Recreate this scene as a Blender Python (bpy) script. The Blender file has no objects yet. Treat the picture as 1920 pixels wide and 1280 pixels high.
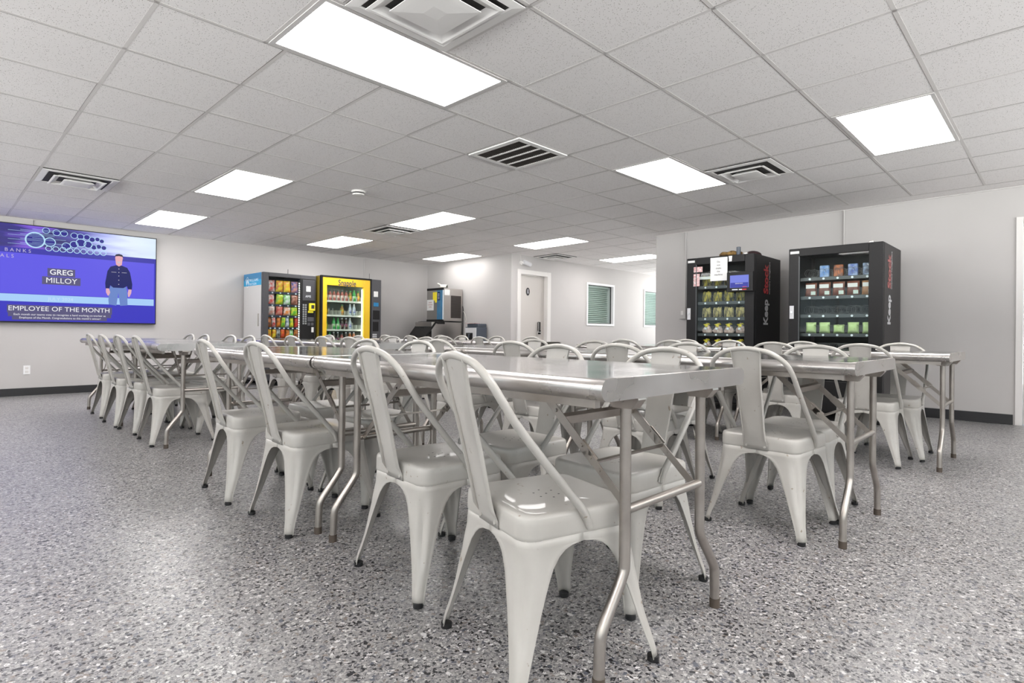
import bpy, bmesh, math, random
from mathutils import Vector, Matrix
random.seed(7)
PI = math.pi
sc = bpy.context.scene
C = sc.collection

# ------------------------------------------------------------------ camera, world, exposure
cd = bpy.data.cameras.new('camera'); cam = bpy.data.objects.new('camera', cd); C.objects.link(cam)
cd.sensor_fit = 'HORIZONTAL'; cd.sensor_width = 36.0
cd.lens = 36.0 * 1070.346 / 1920.0
cd.shift_x = -2.73 / 1920.0
cd.shift_y = -20.0 / 1920.0
cd.clip_start = 0.05
cam.matrix_world = (Matrix.Translation((-0.1297, -3.0246, 0.8901)) @ Matrix.Rotation(-0.80298, 4, 'Z')
                    @ Matrix.Rotation(PI / 2 + 0.00295, 4, 'X') @ Matrix.Rotation(0.01011, 4, 'Z'))
sc.camera = cam
w = bpy.data.worlds.new('world'); sc.world = w; w.use_nodes = True
_n, _l = w.node_tree.nodes, w.node_tree.links
_t = _n.new('ShaderNodeTexCoord'); _s = _n.new('ShaderNodeSeparateXYZ'); _r = _n.new('ShaderNodeValToRGB')      # dim sky over a bright lower half, added to light the ceiling from below
_m = _n.new('ShaderNodeMapRange'); _m.inputs['From Min'].default_value = -1; _l.new(_t.outputs['Generated'], _s.inputs[0]); _l.new(_s.outputs['Z'], _m.inputs['Value']); _l.new(_m.outputs[0], _r.inputs[0])
_r.color_ramp.elements[0].position = .495; _r.color_ramp.elements[0].color = (1.0, .96, .965, 1); _r.color_ramp.elements[1].position = .505; _r.color_ramp.elements[1].color = (.10, .11, .12, 1)
_l.new(_r.outputs[0], _n['Background'].inputs[0])
w.node_tree.nodes['Background'].inputs[1].default_value = 15.5
sc.view_settings.view_transform = 'Standard'; sc.view_settings.look = 'None'
sc.view_settings.gamma = 1.0; sc.view_settings.use_curve_mapping = False
sc.view_settings.exposure = 0.34
LIGHT = 14.0                      # strength of the ceiling panels
sc.cycles.use_denoising = True
sc.cycles.max_bounces = 10; sc.cycles.diffuse_bounces = 6; sc.cycles.glossy_bounces = 5
sc.cycles.transparent_max_bounces = 12
sc.cycles.sample_clamp_indirect = 4.0
sc.cycles.caustics_reflective = False; sc.cycles.caustics_refractive = False

# ------------------------------------------------------------------ materials
def mat(name, col=(.8, .8, .8), rough=.5, metal=0.0, emit=None, estr=1.0, coat=0.0, spec=.5):
    m = bpy.data.materials.new(name); m.use_nodes = True
    b = m.node_tree.nodes['Principled BSDF']
    b.inputs['Base Color'].default_value = (*col, 1); b.inputs['Roughness'].default_value = rough
    b.inputs['Metallic'].default_value = metal; b.inputs['Coat Weight'].default_value = coat
    b.inputs['Specular IOR Level'].default_value = spec
    if emit:
        b.inputs['Emission Color'].default_value = (*emit, 1); b.inputs['Emission Strength'].default_value = estr
    return m
def nd(m, typ, **kw):
    n = m.node_tree.nodes.new(typ)
    for k, v in kw.items(): setattr(n, k, v)
    return n
def lk(m, a, b): m.node_tree.links.new(a, b)
def objcoord(m, scale=(1, 1, 1)):
    t = nd(m, 'ShaderNodeTexCoord'); p = nd(m, 'ShaderNodeMapping'); p.inputs['Scale'].default_value = scale
    lk(m, t.outputs['Object'], p.inputs['Vector']); return p.outputs['Vector']
def ramp(m, fac, stops, const=False):
    r = nd(m, 'ShaderNodeValToRGB'); e = r.color_ramp.elements
    if const: r.color_ramp.interpolation = 'CONSTANT'
    while len(e) > 1: e.remove(e[-1])
    e[0].position = stops[0][0]; e[0].color = (*stops[0][1], 1)
    for p, c in stops[1:]:
        x = e.new(p); x.color = (*c, 1)
    lk(m, fac, r.inputs['Fac']); return r.outputs['Color']
def P(m): return m.node_tree.nodes['Principled BSDF']
def mottled(name, c1, c2, rough=.5, metal=0, scale=6, det=4, rough2=None, stretch=(1, 1, 1), coat=0, bump=0, bscale=60):
    m = mat(name, c1, rough, metal, coat=coat); v = objcoord(m, stretch)
    n = nd(m, 'ShaderNodeTexNoise'); n.inputs['Scale'].default_value = scale; n.inputs['Detail'].default_value = det
    lk(m, v, n.inputs['Vector'])
    lk(m, ramp(m, n.outputs['Fac'], [(.35, c1), (.68, c2)]), P(m).inputs['Base Color'])
    if rough2 is not None:
        r = nd(m, 'ShaderNodeMapRange'); r.inputs['From Min'].default_value = .35; r.inputs['From Max'].default_value = .68
        r.inputs['To Min'].default_value = rough; r.inputs['To Max'].default_value = rough2
        lk(m, n.outputs['Fac'], r.inputs['Value']); lk(m, r.outputs['Result'], P(m).inputs['Roughness'])
    if bump:
        n2 = nd(m, 'ShaderNodeTexNoise'); n2.inputs['Scale'].default_value = bscale; lk(m, v, n2.inputs['Vector'])
        bp = nd(m, 'ShaderNodeBump'); bp.inputs['Strength'].default_value = bump; bp.inputs['Distance'].default_value = .002
        lk(m, n2.outputs['Fac'], bp.inputs['Height']); lk(m, bp.outputs['Normal'], P(m).inputs['Normal'])
    return m

M = {}
M['wall'] = mottled('wall_paint', (.485, .467, .458), (.505, .487, .478), .62, scale=1.5, bump=.12, bscale=160)
M['wall_cool'] = mottled('wall_paint_cool', (.66, .66, .675), (.68, .68, .695), .6, scale=1.5, bump=.1, bscale=160)
M['white'] = mat('white_paint', (.72, .70, .68), .45)
M['door'] = mat('door_paint', (.58, .55, .52), .45)
M['black'] = mat('black_rubber', (.012, .012, .013), .55)
M['base'] = mat('baseboard_black', (.022, .022, .024), .4)
M['tee'] = mat('ceiling_tee', (.73, .705, .69), .7)
M['vent'] = mat('vent_white', (.86, .845, .83), .5)
M['ventdark'] = mat('vent_dark', (.02, .018, .017), .7)
M['light'] = mat('light_panel', (.9, .9, .9), .5, emit=(1, .968, .955), estr=LIGHT)
M['light_dim'] = mat('light_panel_dim', (.9, .9, .9), .5, emit=(1, .975, .955), estr=6.2)
M['frame'] = mat('light_frame', (.70, .68, .67), .6)
M['chrome'] = mat('chrome', (.8, .8, .8), .12, 1)
M['glassdark'] = mat('screen_glass', (.01, .01, .012), .08)
def ceiling_mat():
    m = mat('ceiling_tile', (.9, .88, .86), .85)
    v = objcoord(m)
    n = nd(m, 'ShaderNodeTexVoronoi'); n.inputs['Scale'].default_value = 150; lk(m, v, n.inputs['Vector'])
    sz = nd(m, 'ShaderNodeSeparateColor'); lk(m, n.outputs['Color'], sz.inputs['Color'])
    th = nd(m, 'ShaderNodeMath', operation='MULTIPLY'); lk(m, sz.outputs[0], th.inputs[0]); th.inputs[1].default_value = .34
    a = nd(m, 'ShaderNodeMath', operation='LESS_THAN'); lk(m, n.outputs['Distance'], a.inputs[0]); lk(m, th.outputs[0], a.inputs[1])
    g = nd(m, 'ShaderNodeMath', operation='GREATER_THAN'); lk(m, sz.outputs[1], g.inputs[0]); g.inputs[1].default_value = .35
    c = nd(m, 'ShaderNodeMath', operation='MULTIPLY'); lk(m, a.outputs[0], c.inputs[0]); lk(m, g.outputs[0], c.inputs[1])
    n2 = nd(m, 'ShaderNodeTexNoise'); n2.inputs['Scale'].default_value = 1.1; lk(m, v, n2.inputs['Vector'])
    base = ramp(m, n2.outputs['Fac'], [(.35, (.89, .865, .858)), (.65, (.915, .89, .883))])
    mx = nd(m, 'ShaderNodeMix', data_type='RGBA'); lk(m, c.outputs[0], mx.inputs['Factor'])
    lk(m, base, mx.inputs['A']); mx.inputs['B'].default_value = (.26, .23, .21, 1)
    lk(m, mx.outputs['Result'], P(m).inputs['Base Color']); return m
M['ceil'] = ceiling_mat()
def floor_mat():
    m = mat('flake_epoxy', (.4, .4, .4), .38, coat=.22); P(m).inputs['Coat Roughness'].default_value = .24
    v = objcoord(m)
    wn = nd(m, 'ShaderNodeTexNoise'); wn.inputs['Scale'].default_value = 90; lk(m, v, wn.inputs['Vector'])
    mxv = nd(m, 'ShaderNodeMix', data_type='VECTOR'); mxv.inputs['Factor'].default_value = .02
    lk(m, v, mxv.inputs['A']); lk(m, wn.outputs['Color'], mxv.inputs['B'])
    def layer(scale, stops):
        n = nd(m, 'ShaderNodeTexVoronoi'); n.inputs['Scale'].default_value = scale; n.inputs['Randomness'].default_value = 1
        lk(m, mxv.outputs['Result'], n.inputs['Vector'])
        s = nd(m, 'ShaderNodeSeparateColor'); lk(m, n.outputs['Color'], s.inputs['Color'])
        return ramp(m, s.outputs[0], stops, True), s, n
    c1, s1, n1 = layer(185, [(0, (.06, .06, .065)), (.06, (.14, .14, .15)), (.20, (.205, .20, .203)), (.45, (.265, .256, .252)), (.74, (.33, .317, .312)), (.92, (.46, .45, .44))])
    c2, s2, n2 = layer(115, [(0, (.018, .018, .022)), (.55, (.09, .095, .12)), (.7, (.20, .17, .15)), (.85, (.55, .54, .54))])
    gt = nd(m, 'ShaderNodeMath', operation='LESS_THAN'); lk(m, s2.outputs[1], gt.inputs[0]); gt.inputs[1].default_value = .19
    mx = nd(m, 'ShaderNodeMix', data_type='RGBA'); lk(m, gt.outputs[0], mx.inputs['Factor']); lk(m, c1, mx.inputs['A']); lk(m, c2, mx.inputs['B'])
    lk(m, mx.outputs['Result'], P(m).inputs['Base Color'])
    bn = nd(m, 'ShaderNodeTexNoise'); bn.inputs['Scale'].default_value = 75; bn.inputs['Detail'].default_value = 3; lk(m, v, bn.inputs['Vector'])
    ad = nd(m, 'ShaderNodeMath', operation='ADD'); lk(m, bn.outputs['Fac'], ad.inputs[0]); lk(m, s1.outputs[2], ad.inputs[1])
    bp = nd(m, 'ShaderNodeBump'); bp.inputs['Strength'].default_value = .35; bp.inputs['Distance'].default_value = .0025
    lk(m, ad.outputs[0], bp.inputs['Height']); lk(m, bp.outputs['Normal'], P(m).inputs['Normal'])
    bp2 = nd(m, 'ShaderNodeBump'); bp2.inputs['Strength'].default_value = .22; bp2.inputs['Distance'].default_value = .0025
    lk(m, bn.outputs['Fac'], bp2.inputs['Height']); lk(m, bp2.outputs['Normal'], P(m).inputs['Coat Normal'])
    return m
M['floor'] = floor_mat()
def chair_mat():
    m = mottled('chair_enamel', (.45, .432, .40), (.495, .477, .445), .32, scale=9, rough2=.42, coat=.15)
    base = P(m).inputs['Base Color'].links[0].from_socket
    t = nd(m, 'ShaderNodeTexCoord'); n = nd(m, 'ShaderNodeTexNoise'); n.inputs['Scale'].default_value = 38; n.inputs['Detail'].default_value = 5
    oi = nd(m, 'ShaderNodeObjectInfo'); ad = nd(m, 'ShaderNodeVectorMath', operation='ADD')
    lk(m, t.outputs['Object'], ad.inputs[0]); lk(m, oi.outputs['Location'], ad.inputs[1]); lk(m, ad.outputs[0], n.inputs['Vector'])
    r = ramp(m, n.outputs['Fac'], [(.69, (0, 0, 0)), (.72, (1, 1, 1))])
    mx = nd(m, 'ShaderNodeMix', data_type='RGBA'); lk(m, r, mx.inputs['Factor']); lk(m, base, mx.inputs['A']); mx.inputs['B'].default_value = (.30, .25, .20, 1)
    lk(m, mx.outputs['Result'], P(m).inputs['Base Color']); return m
M['chair'] = chair_mat()
M['steel_top'] = mottled('stainless_top', (.56, .555, .56), (.60, .595, .60), .10, 1, scale=4, rough2=.17)
M['steel'] = mottled('stainless_brushed', (.50, .475, .455), (.58, .555, .54), .26, 1, scale=5, rough2=.36)
M['steel_leg'] = mottled('table_leg_metal', (.40, .365, .335), (.47, .435, .40), .30, 1, scale=14, rough2=.4)
M['steel_side'] = mottled('steel_panel', (.52, .49, .46), (.58, .56, .54), .30, 1, scale=2, rough2=.36)
M['machine'] = mat('machine_black', (.010, .0095, .010), .5, spec=.3)
M['machine_side'] = mat('machine_side', (.030, .0275, .0275), .5, spec=.35)
M['charcoal'] = mat('charcoal', (.05, .05, .056), .4)
M['inside'] = mat('machine_inside', (.007, .008, .009), .6, spec=.3)
M['inside_blue'] = mat('snack_inside', (.012, .018, .04), .4)
M['tray'] = mat('tray_metal', (.075, .08, .085), .4, .3)
M['whitepanel'] = mat('white_panel', (.60, .59, .58), .35)
M['yellow'] = mottled('yellow_panel', (.80, .50, .02), (.86, .55, .025), .35, scale=2)
M['olive'] = mat('olive_side', (.28, .20, .02), .3)
M['paper'] = mat('paper', (.78, .78, .77), .7)
M['ink'] = mat('ink', (.03, .03, .03), .6)
M['silver'] = mat('silver_letter', (.62, .62, .64), .35)
M['red'] = mat('red_letter', (.55, .02, .03), .35)
M['redlet2'] = mat('faded_red_letter', (.40, .10, .10), .35)
M['cyan'] = mat('cyan_band', (.0, .33, .62), .35)
M['dkcyan'] = mat('dark_cyan_band', (.02, .20, .42), .35)
M['whitelet'] = mat('white_letter', (.8, .85, .9), .4)
M['navy'] = mat('navy', (.01, .02, .09), .4)
M['yel'] = mat('bright_yellow', (.85, .72, .03), .4)
M['led'] = mat('led_strip', (.9, .9, .9), .4, emit=(1, 1, .92), estr=5)
M['led2'] = mat('cooler_light', (.9, .9, .9), .4, emit=(.95, 1, .88), estr=7)
M['coolin'] = mat('cooler_inside', (.42, .46, .43), .5)
M['shelfwhite'] = mat('shelf_white', (.65, .68, .62), .4)
M['cream'] = mat('cream_plastic', (.78, .76, .68), .4)
M['slate'] = mat('slate_plastic', (.075, .09, .115), .4)
M['blind'] = mat('blind_slat', (.62, .70, .66), .5)
M['winback'] = mat('window_back', (.5, .58, .55), .7)
M['pinkprint'] = mottled('pink_print', (.75, .74, .73), (.55, .12, .12), .5, scale=60, det=3)
M['camo'] = mottled('camouflage_cloth', (.09, .05, .02), (.30, .18, .05), .9, scale=30)
def clear_mat(name, tint=(1, 1, 1), gl=.10):
    m = bpy.data.materials.new(name); m.use_nodes = True; nt = m.node_tree
    nt.nodes.remove(nt.nodes['Principled BSDF']); out = nt.nodes['Material Output']
    t = nd(m, 'ShaderNodeBsdfTransparent'); t.inputs[0].default_value = (*tint, 1)
    g = nd(m, 'ShaderNodeBsdfGlossy'); g.inputs['Roughness'].default_value = .03
    lw = nd(m, 'ShaderNodeLayerWeight'); lw.inputs[0].default_value = .5; pw = nd(m, 'ShaderNodeMath', operation='POWER'); lk(m, lw.outputs['Facing'], pw.inputs[0]); pw.inputs[1].default_value = 4
    f = nd(m, 'ShaderNodeMath', operation='MULTIPLY_ADD'); lk(m, pw.outputs[0], f.inputs[0]); f.inputs[1].default_value = .38; f.inputs[2].default_value = .015
    x = nd(m, 'ShaderNodeMixShader'); lk(m, f.outputs[0], x.inputs[0]); lk(m, t.outputs[0], x.inputs[1]); lk(m, g.outputs[0], x.inputs[2])
    lk(m, x.outputs[0], out.inputs['Surface']); return m
M['glass'] = clear_mat('clear_glass', (.93, .96, .95))
M['coil'] = mat('coil_wire', (.16, .16, .165), .4, .5)
def emis(name, col, s=1.0): return mat(name, (0, 0, 0), .35, emit=col, estr=s * .74, spec=.12)

# ------------------------------------------------------------------ mesh helpers
def newbm(): return bmesh.new()
def obj(name, bm, m, parent=None, smooth=False, kind=None, mats=None):
    me = bpy.data.meshes.new(name); bmesh.ops.recalc_face_normals(bm, faces=bm.faces) if not getattr(bm, '_norec', False) else None
    bm.to_mesh(me); bm.free()
    for x in (mats or [m]): me.materials.append(x)
    if smooth:
        for p in me.polygons: p.use_smooth = True
        me.set_sharp_from_angle(angle=math.radians(38))
    o = bpy.data.objects.new(name, me); C.objects.link(o)
    if parent: o.parent = parent
    if kind: o['kind'] = kind
    return o
def box(bm, lo, hi, bev=0, mi=0, seg=2):
    lo, hi = Vector(lo), Vector(hi); c = (lo + hi) / 2; s = hi - lo
    r = bmesh.ops.create_cube(bm, size=1, matrix=Matrix.Translation(c) @ Matrix.Diagonal((abs(s.x), abs(s.y), abs(s.z), 1)))
    vs = r['verts']
    fs = set(f for v in vs for f in v.link_faces)
    if bev:
        es = list(set(e for v in vs for e in v.link_edges))
        rr = bmesh.ops.bevel(bm, geom=es, offset=bev, segments=seg, profile=.5, affect='EDGES')
        fs = set(rr['faces']) | set(f for f in fs if f.is_valid)
    for f in fs:
        if f.is_valid: f.material_index = mi
    return vs
def bar(bm, a, b, wid, thk, up=(0, 0, 1)):
    a, b = Vector(a), Vector(b); d = (b - a); L = d.length; d.normalize()
    upv = Vector(up); s = d.cross(upv).normalized(); n = s.cross(d)
    mx = Matrix((d, s, n)).transposed().to_4x4(); mx.translation = (a + b) / 2
    bmesh.ops.create_cube(bm, size=1, matrix=mx @ Matrix.Diagonal((L, wid, thk, 1)))
def catmull(pts, n=6):
    pts = [Vector(p) for p in pts]; out = []
    q = [pts[0] * 2 - pts[1]] + pts + [pts[-1] * 2 - pts[-2]]
    for i in range(1, len(q) - 2):
        p0, p1, p2, p3 = q[i - 1:i + 3]
        for k in range(n):
            t = k / n
            out.append(.5 * ((2 * p1) + (-p0 + p2) * t + (2 * p0 - 5 * p1 + 4 * p2 - p3) * t * t + (-p0 + 3 * p1 - 3 * p2 + p3) * t ** 3))
    out.append(pts[-1]); return out
def tube(bm, pts, r, seg=10, caps=True):
    pts = [Vector(p) for p in pts]; rs = r if isinstance(r, (list, tuple)) else [r] * len(pts)
    T = [(pts[min(i + 1, len(pts) - 1)] - pts[max(i - 1, 0)]).normalized() for i in range(len(pts))]
    ref = Vector((0, 0, 1)) if abs(T[0].z) < .9 else Vector((1, 0, 0))
    u = T[0].cross(ref).normalized(); rings = []
    for i, p in enumerate(pts):
        u = (u - T[i] * u.dot(T[i])).normalized(); v = T[i].cross(u)
        rings.append([bm.verts.new(p + (u * math.cos(2 * PI * k / seg) + v * math.sin(2 * PI * k / seg)) * rs[i]) for k in range(seg)])
    for a, b in zip(rings, rings[1:]):
        for k in range(seg): bm.faces.new((a[k], a[(k + 1) % seg], b[(k + 1) % seg], b[k]))
    if caps: bm.faces.new(rings[0][::-1]); bm.faces.new(rings[-1])
def lathe(bm, prof, seg=16, c=(0, 0, 0), mi=0):
    rings = []
    for r, z in prof:
        rings.append([bm.verts.new((c[0] + r * math.cos(2 * PI * k / seg), c[1] + r * math.sin(2 * PI * k / seg), c[2] + z)) for k in range(seg)] if r > 1e-5 else [bm.verts.new((c[0], c[1], c[2] + z))])
    for a, b in zip(rings, rings[1:]):
        for k in range(seg):
            q = [a[k % len(a)], a[(k + 1) % len(a)], b[(k + 1) % len(b)], b[k % len(b)]]
            q2 = []
            for x in q:
                if x not in q2: q2.append(x)
            if len(q2) > 2: bm.faces.new(q2).material_index = mi
    for rg, fl in ((rings[0], True), (rings[-1], False)):
        if len(rg) > 2: bm.faces.new(rg[::-1] if fl else rg).material_index = mi
def cyl(bm, a, b, r, seg=14): tube(bm, [a, b], r, seg)
def skin(bm, rings, close=True, capb=False, capt=False):
    R = [[bm.verts.new(p) for p in rg] for rg in rings]; n = len(R[0])
    for a, b in zip(R, R[1:]):
        for k in range(n if close else n - 1): bm.faces.new((a[k], a[(k + 1) % n], b[(k + 1) % n], b[k]))
    if capb: bm.faces.new(R[0][::-1])
    if capt: bm.faces.new(R[-1])
    return R
def rrect(h, r, z, n=5, hx=None):
    hx = hx or h; out = []
    for q, (sx, sy) in enumerate(((1, 1), (-1, 1), (-1, -1), (1, -1))):
        for k in range(n + 1):
            a = PI / 2 * (q + k / n); out.append((sx * (hx - r) + r * math.cos(a), sy * (h - r) + r * math.sin(a), z))
    return out
def bake(o):
    dg = bpy.context.evaluated_depsgraph_get(); me = bpy.data.meshes.new_from_object(o.evaluated_get(dg))
    me.name = o.name; o.modifiers.clear(); o.data = me
def solid(o, t, off=-1):
    s = o.modifiers.new('s', 'SOLIDIFY'); s.thickness = t; s.offset = off; bake(o)
def thing(name, label, cat, loc=(0, 0, 0), rz=0, group=None):
    o = bpy.data.objects.new(name, None); C.objects.link(o); o.empty_display_size = .1
    o.location = loc; o.rotation_euler = (0, 0, rz); return tag(o, label, cat, group)
def tag(o, label, cat, group=None):
    o['label'] = label; o['category'] = cat
    if group: o['group'] = group
    return o
def struct(name, bm, m, parent=None): return obj(name, bm, m, parent, kind='structure')
def dup(root, mw=None):
    r = root.copy(); C.objects.link(r)
    for ch in list(root.children):
        c = ch.copy(); C.objects.link(c); c.parent = r
        for g in list(ch.children):
            d = g.copy(); C.objects.link(d); d.parent = c
    return r
BOLD = None
def text(name, body, size, m, org, right, up, parent=None, align='CENTER', off=0.0, ext=.0008, xs=1.0, sp=1.0):
    cu = bpy.data.curves.new(name, 'FONT'); cu.body = body; cu.size = size; cu.align_x = align; cu.align_y = 'CENTER'
    cu.extrude = ext; cu.offset = off; cu.space_character = sp; cu.resolution_u = 4
    o = bpy.data.objects.new(name, cu); C.objects.link(o)
    dg = bpy.context.evaluated_depsgraph_get(); dg.update()
    me = bpy.data.meshes.new_from_object(o.evaluated_get(dg)); me.name = name
    bpy.data.objects.remove(o); bpy.data.curves.remove(cu)
    me.materials.clear(); me.materials.append(m)
    R, U = Vector(right), Vector(up); N = R.cross(U)
    mx = Matrix((R * xs, U, N)).transposed().to_4x4(); mx.translation = Vector(org)
    me.transform(mx)
    o = bpy.data.objects.new(name, me); C.objects.link(o)
    if parent: o.parent = parent
    return o

# ------------------------------------------------------------------ room shell
T = .6096
def cz(x, y): return 2.3995 - .00075 * x - .01283 * y
XR, YT, XA, YD, YC = 7.602, 6.766, 7.355, 4.27, 1.444     # right wall, screen wall, alcove wall, door wall, end of right wall
X0, Y0, X1 = -4.0, -7.5, 14.5
WT = 2.62
def wall(name, lo, hi, m=None):
    bm = newbm(); box(bm, lo, hi); return struct(name, bm, m or M['wall'])
bm = newbm(); box(bm, (X0 - .1, Y0 - .1, -.1), (X1 + .1, YT + .1, 0)); struct('floor', bm, M['floor'])
wall('wall_screen', (X0 - .1, YT, 0), (XA, YT + .12, WT))
wall('wall_alcove', (XA, YD, 0), (XA + .12, YT + .12, WT))
# door wall with a door opening and two window openings
DX0, DX1, DH = 7.60, 8.36, 1.985
W1 = (9.69, 10.63, 1.10, 1.93); W2 = (11.97, 12.90, 1.10, 1.92)
bm = newbm()
def seg(x0, x1, z0, z1): box(bm, (x0, YD, z0), (x1, YD + .16, z1))
e = .02
seg(XA + .12, DX0 - e, 0, WT); seg(DX0 - e, DX1 + e, DH + e, WT); seg(DX1 + e, W1[0] - e, 0, WT)
seg(W1[0] - e, W1[1] + e, 0, W1[2] - e); seg(W1[0] - e, W1[1] + e, W1[3] + e, WT); seg(W1[1] + e, W2[0] - e, 0, WT)
seg(W2[0] - e, W2[1] + e, 0, W2[2] - e); seg(W2[0] - e, W2[1] + e, W2[3] + e, WT); seg(W2[1] + e, X1 + .1, 0, WT)
struct('wall_doorway', bm, M['wall'])
RD0, RD1, RDH = -2.72, -3.66, 2.06
bm = newbm()
box(bm, (XR, RD0 + .02, 0), (XR + .12, YC, WT)); box(bm, (XR, RD1 - .02, RDH + .02), (XR + .12, RD0 + .02, WT)); box(bm, (XR, -4.3, 0), (XR + .12, RD1 - .02, WT))
box(bm, (XR, Y0, 0), (XR + .12, -7.2, WT)); box(bm, (XR, -7.2, 0), (XR + .12, -4.3, 1.0)); box(bm, (XR, -7.2, 2.35), (XR + .12, -4.3, WT))
struct('wall_right', bm, M['wall'])
wall('wall_corridor', (XR + .12, YC - .12, 0), (X1 + .1, YC, WT))
bm = newbm()
box(bm, (X1, YC, 0), (X1 + .1, YC + .3, WT)); box(bm, (X1, YD - .3, 0), (X1 + .1, YD, WT)); box(bm, (X1, YC + .3, 2.25), (X1 + .1, YD - .3, WT)); box(bm, (X1, YC + .3, 0), (X1 + .1, YD - .3, .15))
struct('wall_far', bm, M['wall'])
def unseen_window(n, axis, p, a0, a1, z0, z1, nm, out):
    # wide window out of view, added to bring daylight onto the ceiling: frame, mullions and glass; axis 'x' = runs along x at y = p
    q = (lambda a, d, z: (a, p + d * out, z)) if axis == 'x' else (lambda a, d, z: (p + d * out, a, z))
    bm = newbm(); f = .05
    def bb(a, b, c, d): box(bm, q(a, .02, c), q(b, .08, d), .003)
    bb(a0, a1, z0, z0 + f); bb(a0, a1, z1 - f, z1)
    for k in range(nm + 1): c = a0 + (a1 - a0 - f) * k / nm; bb(c, c + f, z0 + f, z1 - f)
    wf = struct('window_%d' % n, bm, M['white'])
    bm = newbm(); box(bm, q(a0 + .01, .045, z0 + .01), q(a1 - .01, .051, z1 - .01)); obj('pane', bm, M['glass'], wf)
    ld = bpy.data.lights.new('portal_%d' % n, 'AREA'); ld.shape = 'RECTANGLE'; ld.size = a1 - a0; ld.size_y = z1 - z0; ld.cycles.is_portal = True
    lo = bpy.data.objects.new('daylight_portal', ld); C.objects.link(lo); lo.location = q((a0 + a1) / 2, .09, (z0 + z1) / 2)
    d = Vector((0, -out, 0)) if axis == 'x' else Vector((-out, 0, 0)); lo.rotation_euler = d.to_track_quat('-Z', 'Y').to_euler()
unseen_window(3, 'y', X1, YC + .3, YD - .3, .15, 2.25, 2, 1)
bm = newbm()
box(bm, (X0 - .1, Y0, 0), (X0, YT, .95)); box(bm, (X0 - .1, Y0, 2.25), (X0, YT, WT)); box(bm, (X0 - .1, Y0, .95), (X0, -6.4, 2.25)); box(bm, (X0 - .1, -.6, .95), (X0, 0, 2.25)); box(bm, (X0 - .1, 5.4, .95), (X0, YT, 2.25))
struct('wall_left', bm, M['wall'])
bm = newbm()
box(bm, (X0 - .1, Y0 - .1, 0), (XR + .12, Y0, 1.0)); box(bm, (X0 - .1, Y0 - .1, 2.35), (XR + .12, Y0, WT))
box(bm, (X0 - .1, Y0 - .1, 1.0), (X0 + .4, Y0, 2.35)); box(bm, (1.5, Y0 - .1, 1.0), (2.1, Y0, 2.35)); box(bm, (XR - .4, Y0 - .1, 1.0), (XR + .12, Y0, 2.35))
struct('wall_back', bm, M['wall'])
unseen_window(4, 'x', Y0, X0 + .4, 1.5, 1.0, 2.35, 4, -1); unseen_window(5, 'x', Y0, 2.1, XR - .4, 1.0, 2.35, 4, -1); unseen_window(7, 'y', X0, -6.4, -.6, .95, 2.25, 4, -1); unseen_window(8, 'y', X0, 0, 5.4, .95, 2.25, 4, -1); unseen_window(6, 'y', XR, -7.2, -4.3, 1.0, 2.35, 2, 1)
# sloping suspended ceiling
bm = newbm()
def cq(x0, x1, y0, y1, dz=0.0):
    a = [bm.verts.new((x, y, cz(x, y) + dz)) for x, y in ((x0, y0), (x1, y0), (x1, y1), (x0, y1))]
    b = [bm.verts.new((v.co.x, v.co.y, v.co.z + .02)) for v in a]
    bm.faces.new(a[::-1]); bm.faces.new(b)
    for k in range(4): bm.faces.new((a[k], a[(k + 1) % 4], b[(k + 1) % 4], b[k]))
cq(X0 - .1, XR + .12, Y0 - .1, YC); cq(X0 - .1, XA + .12, YC, YT + .1); cq(XA + .12, X1 + .1, YC, YD + .1)
struct('ceiling', bm, M['ceil'])
# tee grid: cross tees follow every tile line; one bay beside the front light is shifted
LIGHTS = [(1.82, 3.80, -1, 0), (7, 9, -1, 0), (7, 9, -4, -3), (3, 4, 4, 6), (3, 4, 8, 10), (7, 8, 4, 6), (7, 8, 8, 10), (10.9, 11.88, 8, 10),
          (11, 12, 4, 6), (15, 16, 4, 6), (7, 9, -8, -7), (2, 4, -5, -4), (-3, -1, -1, 0), (-3, -1, -5, -4), (2, 4, -9, -8), (-1, 0, 4, 6), (-1, 0, 8, 10), (20, 21, 4, 6)]
VENTS = [(1, 2, 6, 7), (8, 9, -2, -1), (7, 8, 6, 7), (13, 14, 6, 7), (1.82 + .16, 2.98, -2, -1)]
GRILLE = (5, 6, 0, 1)
def covered(a, b):
    return False
bm = newbm(); HW = .0105; GAP_SHADE = newbm()
def strip(x0, x1, y0, y1, zs=.0006, bm=bm):
    a = [bm.verts.new((x, y, cz(x, y) - zs)) for x, y in ((x0, y0), (x1, y0), (x1, y1), (x0, y1))]
    b = [bm.verts.new((v.co.x, v.co.y, v.co.z + zs)) for v in a]
    bm.faces.new(a[::-1])
    for k in range(4): bm.faces.new((a[k], a[(k + 1) % 4], b[(k + 1) % 4], b[k]))
def inroom(x, y):
    return (x < XR if y < YC else (x < XA if y > YD else x < X1)) and x > X0 and y > Y0 and y < YT
def shift(ia, ib):      # tees at either end of the front light sit off the grid
    if ib == -1 and ia == 2: return -.18
    if ib == -1 and ia == 4: return -.20
    return 0
for ib in range(-13, 12):          # tees running along x at y = ib
    y = ib * T
    for ia in range(-7, 24):
        x0, x1 = ia * T, (ia + 1) * T
        if not inroom((x0 + x1) / 2, y): continue
        if ib and any(l[0] - .05 < ia + .5 < l[1] and l[2] < ib < l[3] for l in LIGHTS): continue
        strip(x0 + HW, x1 - HW, y - HW, y + HW)
        if random.random() < .8: q = random.uniform(.0012, .0034); strip(x0 + HW, x1 - HW, y + HW, y + HW + q, .001, GAP_SHADE)
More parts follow.
